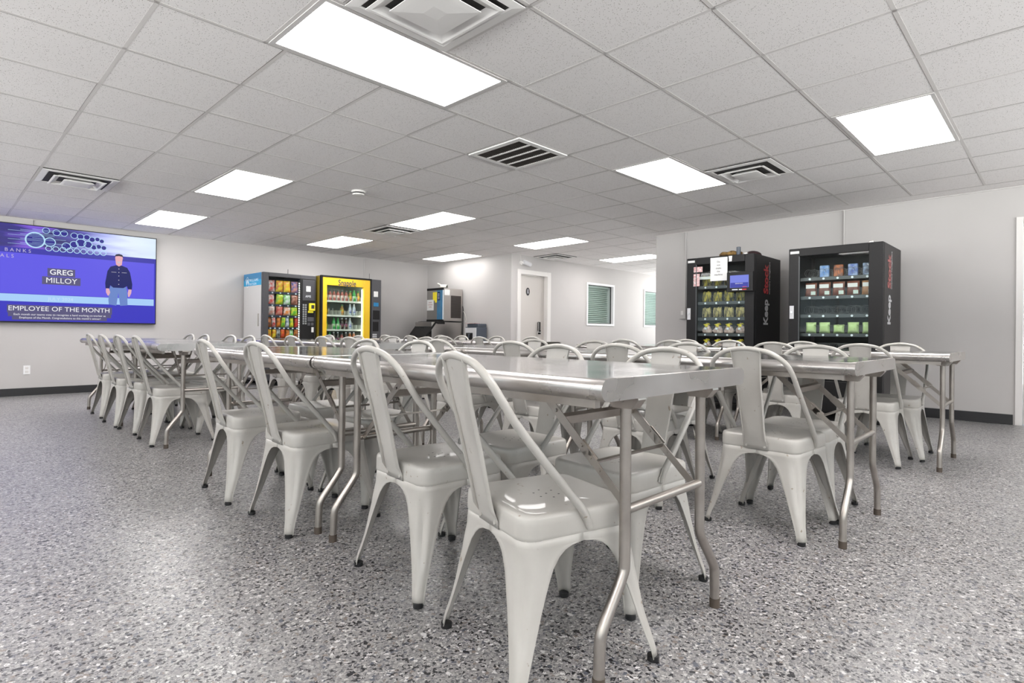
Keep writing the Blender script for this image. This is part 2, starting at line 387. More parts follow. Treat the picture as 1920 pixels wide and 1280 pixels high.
for ia in range(-7, 24):           # tees running along y at x = ia
    for ib in range(-13, 12):
        s = shift(ia, ib); x = (ia + s) * T; y0, y1 = ib * T, (ib + 1) * T
        if not inroom(x, (y0 + y1) / 2): continue
        if any(l[0] + .05 < ia + s < l[1] - .05 and l[2] <= ib and ib + 1 <= l[3] for l in LIGHTS): continue
        strip(x - HW, x + HW, y0 - HW, y1 + HW)
        if random.random() < .7: q = random.uniform(.001, .003); strip(x - HW - q, x - HW, y0 + HW, y1 - HW, .001, GAP_SHADE)
struct('trim_1', bm, M['tee']); struct('trim_3', GAP_SHADE, mat('tile_gap_shade', (.16, .145, .135), .8))  # dark strips beside the tees paint the shadow line of the tile gaps
# ceiling edge angle along the walls
bm = newbm()
def edge(x0, y0, x1, y1, nx, ny):
    t = .022; pts = [(x0, y0), (x1, y1), (x1 + nx * t, y1 + ny * t), (x0 + nx * t, y0 + ny * t)]
    a = [bm.verts.new((x, y, cz(x, y) - .006)) for x, y in pts]; b = [bm.verts.new((x, y, cz(x, y) - .001)) for x, y in pts]
    bm.faces.new(a); bm.faces.new(b)
    for k in range(4): bm.faces.new((a[k], a[(k + 1) % 4], b[(k + 1) % 4], b[k]))
edge(X0, YT, XA, YT, 0, -1); edge(XA, YD, XA, YT, -1, 0); edge(XA, YD, X1, YD, 0, -1); edge(XR, Y0, XR, YC, -1, 0); edge(XR, YC, X1, YC, 0, 1)
struct('trim_2', bm, M['tee'])
def baseb(name, lo, hi):
    bm = newbm(); box(bm, lo, hi, .003); struct(name, bm, M['base'])
baseb('baseboard_screen', (X0, YT - .012, 0), (XA, YT, .1)); baseb('baseboard_alcove', (XA - .012, YD, 0), (XA, YT - .012, .1))
baseb('baseboard_right', (XR - .012, RD0 + .07, 0), (XR, YC, .105)); baseb('baseboard_corridor', (XR + .12, YC, 0), (X1, YC + .012, .1))
baseb('baseboard_doorway', (DX1 + .1, YD - .012, 0), (X1, YD, .1)); baseb('baseboard_left', (X0, Y0, 0), (X0 + .012, YT - .012, .1))
# conduits and seams on the walls
def conduit(name, x, y, z0, r, lab):
    bm = newbm(); cyl(bm, (x, y, z0), (x, y, cz(x, y) - .006), r, 10); tag(obj(name, bm, M['wall'], smooth=True), lab, 'pipe')
conduit('conduit', 5.822, YT - .010, 1.72, .009, 'thin painted conduit running down the wall above the yellow drink machine')
conduit('conduit', .867, YT - .010, 2.10, .009, 'short painted conduit between the ceiling and the wall screen')
conduit('conduit', XR - .012, .955, 1.285, .011, 'grey conduit running down to the switch box left of the black machines')
conduit('conduit', XR - .012, -1.102, 1.70, .011, 'grey conduit dropping behind the right black machine')

# doors
bm = newbm()
box(bm, (DX0 - .085, YD - .018, 0), (DX0, YD + .16, DH + .085), .004); box(bm, (DX1, YD - .018, 0), (DX1 + .10, YD + .16, DH + .085), .004)
box(bm, (DX0, YD - .018, DH), (DX1, YD + .16, DH + .085), .004)
dfr = struct('door_1', bm, M['white'])
bm = newbm(); box(bm, (DX0 + .004, YD + .075, .01), (DX1 - .004, YD + .115, DH - .004), .002); obj('door_leaf', bm, M['door'], dfr)
bm = newbm(); box(bm, (8.175, YD + .045, .93), (8.235, YD + .075, 1.10), .008); box(bm, (8.19, YD + .03, .86), (8.225, YD + .075, .94), .006)
obj('door_lock', bm, M['machine'], dfr)
bm = newbm(); cyl(bm, (8.205, YD + .02, .90), (8.205, YD + .075, .90), .012); cyl(bm, (8.11, YD + .025, .90), (8.21, YD + .025, .90), .009)
tube(bm, catmull([(8.168, YD + .04, 1.09), (8.160, YD + .03, 1.03), (8.160, YD + .03, .96), (8.17, YD + .04, .90)]), .006, 8)
obj('door_handle', bm, M['chrome'], dfr, True)
# restroom plaque: dark oval with a pale pictogram
pl = thing('door_sign', 'black oval restroom sign on the grey door', 'sign', (7.885, YD + .0745, 1.672))
bm = newbm(); bmesh.ops.create_cone(bm, cap_ends=True, segments=32, radius1=.052, radius2=.052, depth=.006, matrix=Matrix.Rotation(PI / 2, 4, 'X') @ Matrix.Diagonal((1, 1.45, 1, 1)))
obj('plaque', bm, mat('sign_black', (.02, .015, .018), .35), pl)
bm = newbm(); bmesh.ops.create_cone(bm, cap_ends=True, segments=12, radius1=.009, radius2=.009, depth=.003, matrix=Matrix.Translation((0, -.0045, .035)) @ Matrix.Rotation(PI / 2, 4, 'X'))
box(bm, (-.008, -.006, -.01), (.006, -.003, .024)); bar(bm, (-.004, -.0045, -.008), (-.012, -.0045, -.036), .006, .003, (0, 1, 0)); bar(bm, (.004, -.0045, -.008), (.016, -.0045, -.036), .006, .003, (0, 1, 0))
obj('pictogram', bm, M['whitelet'], pl)
bm = newbm()
box(bm, (XR - .02, RD0, 0), (XR + .12, RD0 + .055, RDH + .055), .004); box(bm, (XR - .02, RD1 - .055, 0), (XR + .12, RD1, RDH + .055), .004)
box(bm, (XR - .02, RD1, RDH), (XR + .12, RD0, RDH + .055), .004)
d2 = struct('door_2', bm, M['white'])
bm = newbm(); box(bm, (XR + .05, RD1 + .003, .01), (XR + .09, RD0 - .003, RDH - .003), .002); obj('door_leaf', bm, M['door'], d2)
bm = newbm(); cyl(bm, (XR, RD1 + .09, .95), (XR + .05, RD1 + .09, .95), .012); cyl(bm, (XR + .004, RD1 + .08, .95), (XR + .004, RD1 + .2, .95), .009); obj('door_handle', bm, M['chrome'], d2, True)
# windows with blinds
for n, (x0, x1, z0, z1) in enumerate((W1, W2)):
    bm = newbm(); f = .045
    box(bm, (x0 - f, YD - .014, z0 - f), (x0, YD + .16, z1 + f), .003); box(bm, (x1, YD - .014, z0 - f), (x1 + f, YD + .16, z1 + f), .003)
    box(bm, (x0, YD - .014, z0 - f), (x1, YD + .16, z0), .003); box(bm, (x0, YD - .014, z1), (x1, YD + .16, z1 + f), .003)
    wf = struct('window_%d' % (n + 1), bm, mat('window_frame', (.78, .78, .79), .4))
    bm = newbm()
    for a, b in (((x0, z0), (x0 + .015, z1)), ((x1 - .02, z0), (x1, z1)), ((x0, z0), (x1, z0 + .012)), ((x0, z1 - .012), (x1, z1))):
        box(bm, (a[0], YD + .05, a[1]), (b[0], YD + .065, b[1]))
    obj('gasket', bm, M['black'], wf)
    bm = newbm(); box(bm, (x0 + .01, YD + .055, z0 + .01), (x1 - .01, YD + .059, z1 - .01)); obj('pane', bm, M['glass'], wf)
    bm = newbm(); z = z0 + .03
    while z < z1 - .03:
        bar(bm, (x0 + .02, YD + .11, z), (x1 - .06, YD + .11, z), .048, .002, (0, -.42, 1)); z += .042
    box(bm, (x0 + .015, YD + .085, z1 - .045), (x1 - .05, YD + .135, z1 - .005), .003)
    obj('blind', bm, M['blind'], wf)
    bm = newbm(); box(bm, (x0 - .03, YD + .155, z0 - .03), (x1 + .03, YD + .16, z1 + .03)); obj('backing', bm, M['winback'], wf)

# ------------------------------------------------------------------ ceiling fittings
def ceil_root(name, a, b, lab, cat, group=None):
    x, y = a * T, b * T
    o = thing(name, lab, cat, (x, y, cz(x, y)), 0, group); o.rotation_euler = (math.atan(-.01283), math.atan(.00075), 0); return o
LLAB = ['large rectangular light panel nearest the camera at the top of the photo', 'square-looking light panel left of the round-cornered vent in front of the black machines',
        'light panel near the right edge, high above the right row of tables', 'light panel over the left row of tables, nearer of the two left ones',
        'small light panel nearest the wall screen', 'light panel over the middle row, beside the small square vent', 'light panel above the two lit vending machines',
        'far light panel in the alcove corner above the ice machine', 'light panel in front of the grey door and security camera', 'light panel in the corridor by the windows',
        'ceiling light panel to the right of the camera view by the side door', 'ceiling light panel just behind the camera on the right', 'ceiling light panel left of the camera view',
        'ceiling light panel behind the camera on the left', 'rearmost ceiling light panel behind the camera', 'ceiling light panel by the left wall, front', 'ceiling light panel by the left wall beside the screen',
        'far ceiling light panel at the end of the corridor']
for (a0, a1, b0, b1), lab in zip(LIGHTS, LLAB):
    r = ceil_root('ceiling_light', (a0 + a1) / 2, (b0 + b1) / 2, lab, 'ceiling light', 'recessed ceiling light panels')
    hx, hy = (a1 - a0) * T / 2 - .011, (b1 - b0) * T / 2 - .011; g = .026
    bm = newbm()
    for lo, hi in (((-hx, -hy), (hx, -hy + g)), ((-hx, hy - g), (hx, hy)), ((-hx, -hy + g), (-hx + g, hy - g)), ((hx - g, -hy + g), (hx, hy - g))):
        box(bm, (lo[0], lo[1], -.0035), (hi[0], hi[1], -.0005))
    obj('frame', bm, M['frame'], r)
    bm = newbm(); box(bm, (-hx + g, -hy + g, -.003), (hx - g, hy - g, -.0005)); obj('diffuser', bm, M['light_dim'] if a0 == 10.9 else M['light'], r)
VLAB = ['white square ceiling vent near the wall screen', 'white square ceiling vent above the black machines', 'white square ceiling vent touching the middle light panel', 'small far ceiling vent near the grey door', 'large white square vent cut by the top edge of the photo']
for (a0, a1, b0, b1), lab in zip(VENTS, VLAB):
    r = ceil_root('ceiling_vent', (a0 + a1) / 2, (b0 + b1) / 2, lab, 'ceiling vent', 'square ceiling vents')
    h = .292
    bm = newbm(); box(bm, (-h, -h, -.012), (h, h, -.001)); vb = obj('backing', bm, M['ventdark'], r)
    bm = newbm()
    skin(bm, [[(x * .296, y * .296, -.012) for x, y in ((-1, -1), (1, -1), (1, 1), (-1, 1))], [(x * .25, y * .25, -.016) for x, y in ((-1, -1), (1, -1), (1, 1), (-1, 1))], [(x * .235, y * .235, -.004) for x, y in ((-1, -1), (1, -1), (1, 1), (-1, 1))]])
    for ho, hm, hi_, zo, zi in (((.205, .19, .140, -.036, -.006), (.118, .10, .0, -.046, -.040)) if a0 != 1.98 else ((.228, .21, .155, -.026, -.006), (.150, .12, .0, -.034, -.030))):
        A, B, D = [[(x * q, y * q, z) for x, y in ((-1, -1), (1, -1), (1, 1), (-1, 1))] for q, z in ((ho, zo), (hm, zo - .003), (hi_ or .04, zi - (0 if hi_ else .012)))]
        skin(bm, [A, B, D], capt=(hi_ == 0))
        if hi_ == 0: skin(bm, [A, [(x * .07, y * .07, -.008) for x, y in ((-1, -1), (1, -1), (1, 1), (-1, 1))]])
    v = obj('louver', bm, M['vent'], r); solid(v, .003, 0)
r = ceil_root('return_grille', 5.5, .5, 'square dark return air grille with white bars at the ceiling centre', 'ceiling vent')
bm = newbm(); h = .296; g = .05
for lo, hi in (((-h, -h), (h, -h + g)), ((-h, h - g), (h, h)), ((-h, -h + g), (-h + g, h - g)), ((h - g, -h + g), (h, h - g))): box(bm, (lo[0], lo[1], -.010), (hi[0], hi[1], -.001), .002)
for k in (-1, 0, 1): box(bm, (k * .122 - .009, -h + g, -.011), (k * .122 + .009, h - g, -.001))
obj('frame', bm, M['vent'], r)
bm = newbm(); box(bm, (-h + g, -h + g, -.003), (h - g, h - g, -.001)); obj('backing', bm, M['ventdark'], r)
bm = newbm()
for k in range(24):
    y = -h + g + .012 + k * .0208; bar(bm, (-h + g, y, -.006), (h - g, y, -.006), .009, .0012, (0, -.8, 1))
obj('slat', bm, mat('grille_slat', (.10, .085, .075), .5), r)
r = ceil_root('smoke_detector', 3.057 / T, 2.349 / T, 'round white smoke detector on the ceiling left of centre', 'smoke detector')
bm = newbm(); lathe(bm, [(.0, -.001), (.07, -.001), (.072, -.012), (.066, -.02)], 24); obj('base', bm, M['white'], r, True)
bm = newbm(); lathe(bm, [(.058, -.02), (.058, -.032)], 24); obj('chamber_gap', bm, M['ventdark'], r, True)
bm = newbm(); lathe(bm, [(.0625, -.032), (.058, -.045), (.03, -.052), (0, -.053)], 24); obj('cover', bm, M['white'], r, True)
# security camera on the door wall corner
r = thing('security_camera', 'white bullet security camera above the grey door', 'security camera', (7.60, YD, 2.185))
bm = newbm(); tube(bm, [(0, 0, 0), (0, -.03, 0)], .038, 16); obj('mount', bm, M['white'], r, True)
bm = newbm(); tube(bm, catmull([(0, -.03, 0), (.02, -.06, .0), (.045, -.08, -.005)]), .013, 10); obj('arm', bm, M['white'], r, True)
bm = newbm(); tube(bm, [(.01, -.075, .012), (.165, -.10, -.028)], .042, 16); obj('housing', bm, M['silver'], r, True)
bm = newbm(); tube(bm, [(.165, -.10, -.028), (.172, -.101, -.030)], .029, 16); obj('lens', bm, M['glassdark'], r, True)
bm = newbm(); tube(bm, catmull([(-.01, -.02, .03), (-.012, -.012, .10), (-.01, -.01, .16)]), .003, 6); obj('cable', bm, M['white'], r, True)
# outlet and switch box
r = thing('electrical_outlet', 'white electrical outlet cover low on the wall under the screen', 'outlet', (.828, YT, .335))
bm = newbm(); box(bm, (-.035, -.007, -.057), (.035, 0, .057), .003); obj('cover_plate', bm, mat('outlet_white', (.85, .85, .85), .35), r)
bm = newbm(); [box(bm, (-.016, -.0085, z - .014), (.016, -.006, z + .014), .003) for z in (-.024, .024)]; obj('socket', bm, M['white'], r)
r = thing('switch_box', 'pale surface switch box on the wall beside the left black machine', 'switch', (XR, .985, 1.20))
bm = newbm(); box(bm, (-.045, -.05, -.088), (0, .05, .088), .004); obj('box', bm, M['wall'], r)
bm = newbm(); box(bm, (-.050, -.02, -.03), (-.045, .02, .03), .002); obj('toggle', bm, M['white'], r)

# ------------------------------------------------------------------ wall screen
r = thing('wall_screen', 'large wall-mounted screen showing a blue employee announcement', 'screen', (0, YT, 0))
SX0, SX1, SZ0, SZ1, SY = .02, 2.285, .957, 2.235, -.062
bm = newbm(); box(bm, (SX0, -.06, SZ0), (SX1, -.022, SZ1), .004); box(bm, (.6, -.025, 1.2), (1.7, 0, 2.0)); obj('housing', bm, M['machine'], r)
def flat(name, pts, m, y, par=r):
    bm = newbm(); vs = [bm.verts.new((x, y, z)) for x, z in pts]; bm.faces.new(vs); return obj(name, bm, m, par)
def rect(name, x0, x1, z0, z1, m, y, par=r): return flat(name, [(x0, z0), (x1, z0), (x1, z1), (x0, z1)], m, y, par)
I0, I1 = SX0 + .012, SX1 - .012
scr = rect('display', I0, I1, SZ0 + .015, SZ1 - .012, emis('scr_blue', (.055, .05, .56), 1), SY + .0015)
rect('name_panel', I0, I1 - .02, 1.33, 1.855, emis('scr_violet', (.13, .11, .84), 1.0), SY, scr)
rect('header_strip', I0, I1, 1.855, 1.925, emis('scr_dkblue', (.055, .05, .42), 1), SY, scr)
def grad_emis(name, stops, nscale=0, axis='X', s=1.0):
    m = mat(name, (0, 0, 0), .3, spec=.3); t = nd(m, 'ShaderNodeTexCoord'); sp = nd(m, 'ShaderNodeSeparateXYZ'); lk(m, t.outputs['Object'], sp.inputs[0])
    mr = nd(m, 'ShaderNodeMapRange'); mr.inputs['From Min'].default_value = I0; mr.inputs['From Max'].default_value = I1; lk(m, sp.outputs['X'], mr.inputs['Value'])
    n = nd(m, 'ShaderNodeTexNoise'); n.inputs['Scale'].default_value = 3; mp = nd(m, 'ShaderNodeMapping'); mp.inputs['Scale'].default_value = (.7, 1, 4.5)
    lk(m, t.outputs['Object'], mp.inputs[0]); lk(m, mp.outputs[0], n.inputs['Vector'])
    ad = nd(m, 'ShaderNodeMath', operation='MULTIPLY_ADD'); lk(m, n.outputs['Fac'], ad.inputs[0]); ad.inputs[1].default_value = nscale; lk(m, mr.outputs[0], ad.inputs[2])
    sb = nd(m, 'ShaderNodeMath', operation='SUBTRACT'); lk(m, ad.outputs[0], sb.inputs[0]); sb.inputs[1].default_value = nscale * .5
    lk(m, ramp(m, sb.outputs[0], stops), P(m).inputs['Emission Color']); P(m).inputs['Emission Strength'].default_value = s * .74; return m
rect('banner_picture', I0, I1, 1.925, SZ1 - .012, grad_emis('scr_banner', [(.0, (.01, .01, .07)), (.25, (.03, .02, .25)), (.36, (.22, .10, .75)), (.45, (.02, .02, .15)), (.60, (.10, .09, .45)), (.72, (.45, .50, .95)), (.84, (.70, .80, 1.0)), (1, (.75, .88, 1.0))], .35), SY, scr)
bm = newbm()
def ring(x, z, ro, ri, y, seg=26):
    a = [bm.verts.new((x + ro * math.cos(2 * PI * k / seg), y, z + ro * math.sin(2 * PI * k / seg))) for k in range(seg)]
    b = [bm.verts.new((x + ri * math.cos(2 * PI * k / seg), y, z + ri * math.sin(2 * PI * k / seg))) for k in range(seg)]
    for k in range(seg): bm.faces.new((a[k], a[(k + 1) % seg], b[(k + 1) % seg], b[k]))
rings = [(.89, 2.04, .105), (1.042, 2.03, .062), (1.215, 1.995, .05), (1.30, 2.028, .048), (1.375, 2.06, .058), (1.455, 2.045, .05), (1.52, 2.015, .036), (1.575, 2.03, .034), (1.635, 2.02, .033),
         (1.0, 2.178, .04), (1.11, 2.165, .042), (1.19, 2.165, .04), (1.30, 2.15, .04), (1.37, 2.145, .04), (1.44, 2.145, .038), (1.50, 2.12, .036), (1.56, 2.13, .03), (1.61, 2.11, .03)]
for x, z, q in rings: ring(x, z, q, q * .84, SY - .001)
for k in range(9): x = 1.03 + k * .075; ring(x, 1.945, .036, .028, SY - .001)
for k in range(12): z = 1.97 + k * .019; x0 = .62 + (k % 3) * .12; vs = [bm.verts.new((x, SY - .0008, zz)) for x, zz in ((x0, z), (x0 + .35, z + .004), (x0 + .35, z + .007), (x0, z + .003))]; bm.faces.new(vs)
obj('pipe_ends_picture', bm, emis('scr_cyan', (.50, .78, 1.0), 1), scr)
bm = newbm()
for x, z, q in rings:
    seg = 20; vs = [bm.verts.new((x + q * .84 * math.cos(2 * PI * k / seg), SY - .0006, z + q * .84 * math.sin(2 * PI * k / seg))) for k in range(seg)]; bm.faces.new(vs)
obj('pipe_bore_picture', bm, emis('scr_bore', (.035, .03, .28), 1), scr)
rect('light_band', I0, I1 - .02, 1.23, 1.325, emis('scr_pale', (.42, .66, 1.0), 1.0), SY - .001, scr)
ew = emis('scr_white', (.95, .95, 1), 1); eg = emis('scr_grey', (.115, .105, .22), 1)
R_, U_ = (1, 0, 0), (0, 0, 1)
for x0, x1, z0, z1 in ((1.02, 1.315, 1.578, 1.685), (.965, 1.375, 1.468, 1.572), (.62, 1.74, 1.085, 1.185), (.63, 1.73, 1.035, 1.088), (.67, 1.68, .992, 1.036)): rect('caption_shade', x0, x1, z0, z1, eg, SY - .001, scr)
text('caption', 'GREG', .098, ew, (1.168, SY - .002, 1.632), R_, U_, scr, off=.0010, ext=0, xs=1.0)
text('caption', 'MILLOY', .098, ew, (1.170, SY - .002, 1.520), R_, U_, scr, off=0, ext=0, xs=1.0)
text('caption', 'JULY 2024', .062, emis('scr_faint', (.62, .80, 1), 1), (1.163, SY - .002, 1.272), R_, U_, scr, off=0, ext=0)
text('caption', 'EMPLOYEE OF THE MONTH', .086, ew, (1.172, SY - .002, 1.137), R_, U_, scr, off=0, ext=0, xs=1.02)
text('caption', 'Each month our teams vote to recognize a hard working co-worker as', .036, ew, (1.175, SY - .002, 1.062), R_, U_, scr, off=0, ext=0, xs=.95)
text('caption', "Employee of the Month. Congratulations to this month's winner!", .036, ew, (1.175, SY - .002, 1.020), R_, U_, scr, off=0, ext=0, xs=.92)
text('caption', 'BANKS', .062, emis('scr_lav', (.55, .5, .75), 1), (.72, SY - .002, 1.886), R_, U_, scr, ext=0, sp=1.55)
text('caption', 'ALS', .062, emis('scr_lav2', (.55, .5, .75), 1), (.615, SY - .002, 1.806), R_, U_, scr, ext=0, sp=1.55)
# photograph of a man shown on the screen (flat picture content)
y = SY - .003
pic = []
def poly(pts, col, dy=0): pic.append(flat('portrait', pts, emis('scr_p', col, 1), y - dy, scr))
poly([(1.695, 1.29), (1.70, 1.23), (1.79, 1.215), (1.812, 1.40), (1.835, 1.215), (1.925, 1.225), (1.918, 1.42), (1.90, 1.50), (1.72, 1.50), (1.70, 1.42)], (.16, .26, .62))
poly([(1.66, 1.45), (1.655, 1.53), (1.68, 1.70), (1.715, 1.765), (1.78, 1.79), (1.85, 1.79), (1.915, 1.765), (1.95, 1.70), (1.98, 1.53), (1.975, 1.45), (1.925, 1.46), (1.915, 1.50), (1.87, 1.47), (1.75, 1.47), (1.715, 1.50), (1.705, 1.455)], (.012, .015, .13), .0002)
poly([(1.665, 1.455), (1.70, 1.455), (1.715, 1.40), (1.70, 1.355), (1.685, 1.355), (1.665, 1.40)], (.80, .45, .55), .0003)
poly([(1.935, 1.455), (1.972, 1.455), (1.968, 1.40), (1.945, 1.345), (1.93, 1.35), (1.925, 1.40)], (.80, .45, .55), .0003)
poly([(1.78, 1.80), (1.815, 1.775), (1.85, 1.80), (1.855, 1.86), (1.862, 1.90), (1.85, 1.93), (1.78, 1.93), (1.768, 1.90), (1.773, 1.86)], (.85, .45, .50), .0004)
poly([(1.762, 1.915), (1.778, 1.945), (1.815, 1.955), (1.852, 1.945), (1.868, 1.915), (1.815, 1.925)], (.02, .02, .05), .0005)
poly([(1.79, 1.845), (1.84, 1.845), (1.83, 1.825), (1.80, 1.825)], (.62, .58, .65), .0005)
bm = newbm()
for z in (1.74, 1.69, 1.64, 1.58, 1.52): ring(1.815, z, .005, .001, y - .0006, 8)
for x in (1.755, 1.88): bar(bm, (x - .03, y - .0006, 1.69), (x + .03, y - .0006, 1.69), .003, .0002, (0, 1, 0))
obj('portrait', bm, ew, scr)

# ------------------------------------------------------------------ tables
SEG = 1.51
def make_table():
    t = thing('folding_table', '', 'table')
    L, Wd, H = SEG / 2 - .004, .390, .781
    rr = .0265; prof = []
    for k in range(9): a = -PI / 2 + PI * k / 8; prof.append((Wd - rr + rr * math.cos(a), H - rr + rr * math.sin(a)))
    for k in range(9): a = PI / 2 + PI * k / 8; prof.append((-Wd + rr + rr * math.cos(a), H - rr + rr * math.sin(a)))
    bm = newbm(); R = skin(bm, [[(x, yy, z) for x, z in prof] for yy in (-L + .002, L - .002)])
    for f in bm.faces:
        if f.normal.z > .9 or (sum(v.co.z for v in f.verts) / len(f.verts) > H - .0005): f.material_index = 1
    o = obj('tabletop', bm, None, t, True, mats=[M['steel'], M['steel_top']])
    for p_ in o.data.polygons:
        if abs(p_.normal.z) > .99: p_.use_smooth = False
    for s in (-1, 1):
        bm = newbm(); q = [(x * 1.004, (z - (H - rr)) * 1.04 + H - rr) for x, z in prof]
        skin(bm, [[(x, s * (L - .018), z) for x, z in q], [(x, s * L, z) for x, z in q]], capb=True, capt=True)
        obj('end_cap', bm, M['steel'], t, True)
    bm = newbm(); box(bm, (-Wd + .04, -L + .05, H - .075), (-Wd + .06, L - .05, H - .04)); box(bm, (Wd - .06, -L + .05, H - .075), (Wd - .04, L - .05, H - .04)); obj('side_rail', bm, M['steel_leg'], t)
    for s in (-1, 1):
        yl = s * (L - .058)
        for sx in (-1, 1):
            bm = newbm()
            pts = [(sx * .205, yl, .728), (sx * .205, yl, .30)] + catmull([(sx * .205, yl, .285), (sx * .215, yl, .255), (sx * .285, yl, .165), (sx * .305, yl, .135), (sx * .310, yl, .115)], 4) + [(sx * .314, yl, .012)]
            tube(bm, pts, .0150, 12); lg = obj('leg', bm, M['steel_leg'], t, True)
            bm = newbm(); tube(bm, [(sx * .314, yl, .0), (sx * .314, yl, .03)], .0165, 12); obj('foot_cap', bm, mat('foot_brown', (.09, .07, .055), .6) if 'foot_brown' not in bpy.data.materials else bpy.data.materials['foot_brown'], lg, True)
            bm = newbm(); q = [(-.045, .745), (.045, .745), (.05, .72), (.03, .695), (-.03, .695), (-.05, .72)]
            skin(bm, [[(sx * .205 - .019, yl + a, z) for a, z in q], [(sx * .205 + .019, yl + a, z) for a, z in q]], capb=True, capt=True)
            for dx in (-.019, .019): tube(bm, [(sx * .205 + dx - .003, yl, .715), (sx * .205 + dx + .003, yl, .715)], .006, 8)
            obj('bracket', bm, M['steel_leg'], t)
            # folding brace from the underside down to the leg
            bm = newbm(); x = sx * .180; a = Vector((x, yl - s * .335, .725)); b = Vector((x, yl - s * .012, .425)); mid = a.lerp(b, .56)
            bar(bm, a, mid + (b - a) * .06, .003, .026, (0, s, 1)); bar(bm, mid, b, .003, .022, (0, s, 1))
            bar(bm, a.lerp(b, .50) + Vector((.004, 0, 0)), a.lerp(b, .66) + Vector((.004, 0, 0)), .003, .032, (0, s, 1))
            for q_ in (.0, .22, .52, .62, .72, 1):
                c = a.lerp(b, q_); tube(bm, [c + Vector((-.006, 0, 0)), c + Vector((.007, 0, 0))], .006, 8)
            obj('folding_brace', bm, M['steel_leg'], t)
            bm = newbm(); box(bm, (x - .02, yl - s * .335 - .035, .715), (x + .02, yl - s * .335 + .035, .745), .004); obj('brace_mount', bm, M['steel_leg'], t)
        bm = newbm(); tube(bm, [(-.205, yl, .425), (.205, yl, .425)], .0125, 10); obj('stretcher', bm, M['steel_leg'], t, True)
        for q_, wd in ((.30, .026), (.66, .008)):
            yy = yl - s * (.335 - .323 * q_); z = .725 - .30 * q_
            bm = newbm(); bar(bm, (-.180, yy, z), (.180, yy, z), .022 if q_ < .5 else .01, wd if q_ < .5 else .006, (0, s * .3, 1)); obj('cross_bar', bm, M['steel_leg'], t)
    return t
tab0 = make_table()
ROWS = [('left row', [(1.382, -1.505, -.022), (1.402, .02, -.004), (1.455, 2.485, 0), (1.47, 3.99, .01)]),
        ('middle row', [(2.872, -1.665, .004), (2.88, -.145, 0), (2.93, 2.065, 0), (2.95, 3.58, .006)]),
        ('right row', [(4.85, -1.745, -.006), (4.85, -.225, 0), (4.86, 2.12, 0), (4.88, 3.635, 0)])]
POS = ['front table', 'second table', 'third table', 'rear table']
first = True
for row, tl in ROWS:
    for k, (x, y, a) in enumerate(tl):
        t = tab0 if first else dup(tab0); first = False
        t.location = (x, y, 0); t.rotation_euler = (0, 0, a)
        t['label'] = 'stainless steel folding table, %s of the %s counting away from the camera' % (POS[k], row); t['category'] = 'table'; t['group'] = 'steel folding tables in three rows'

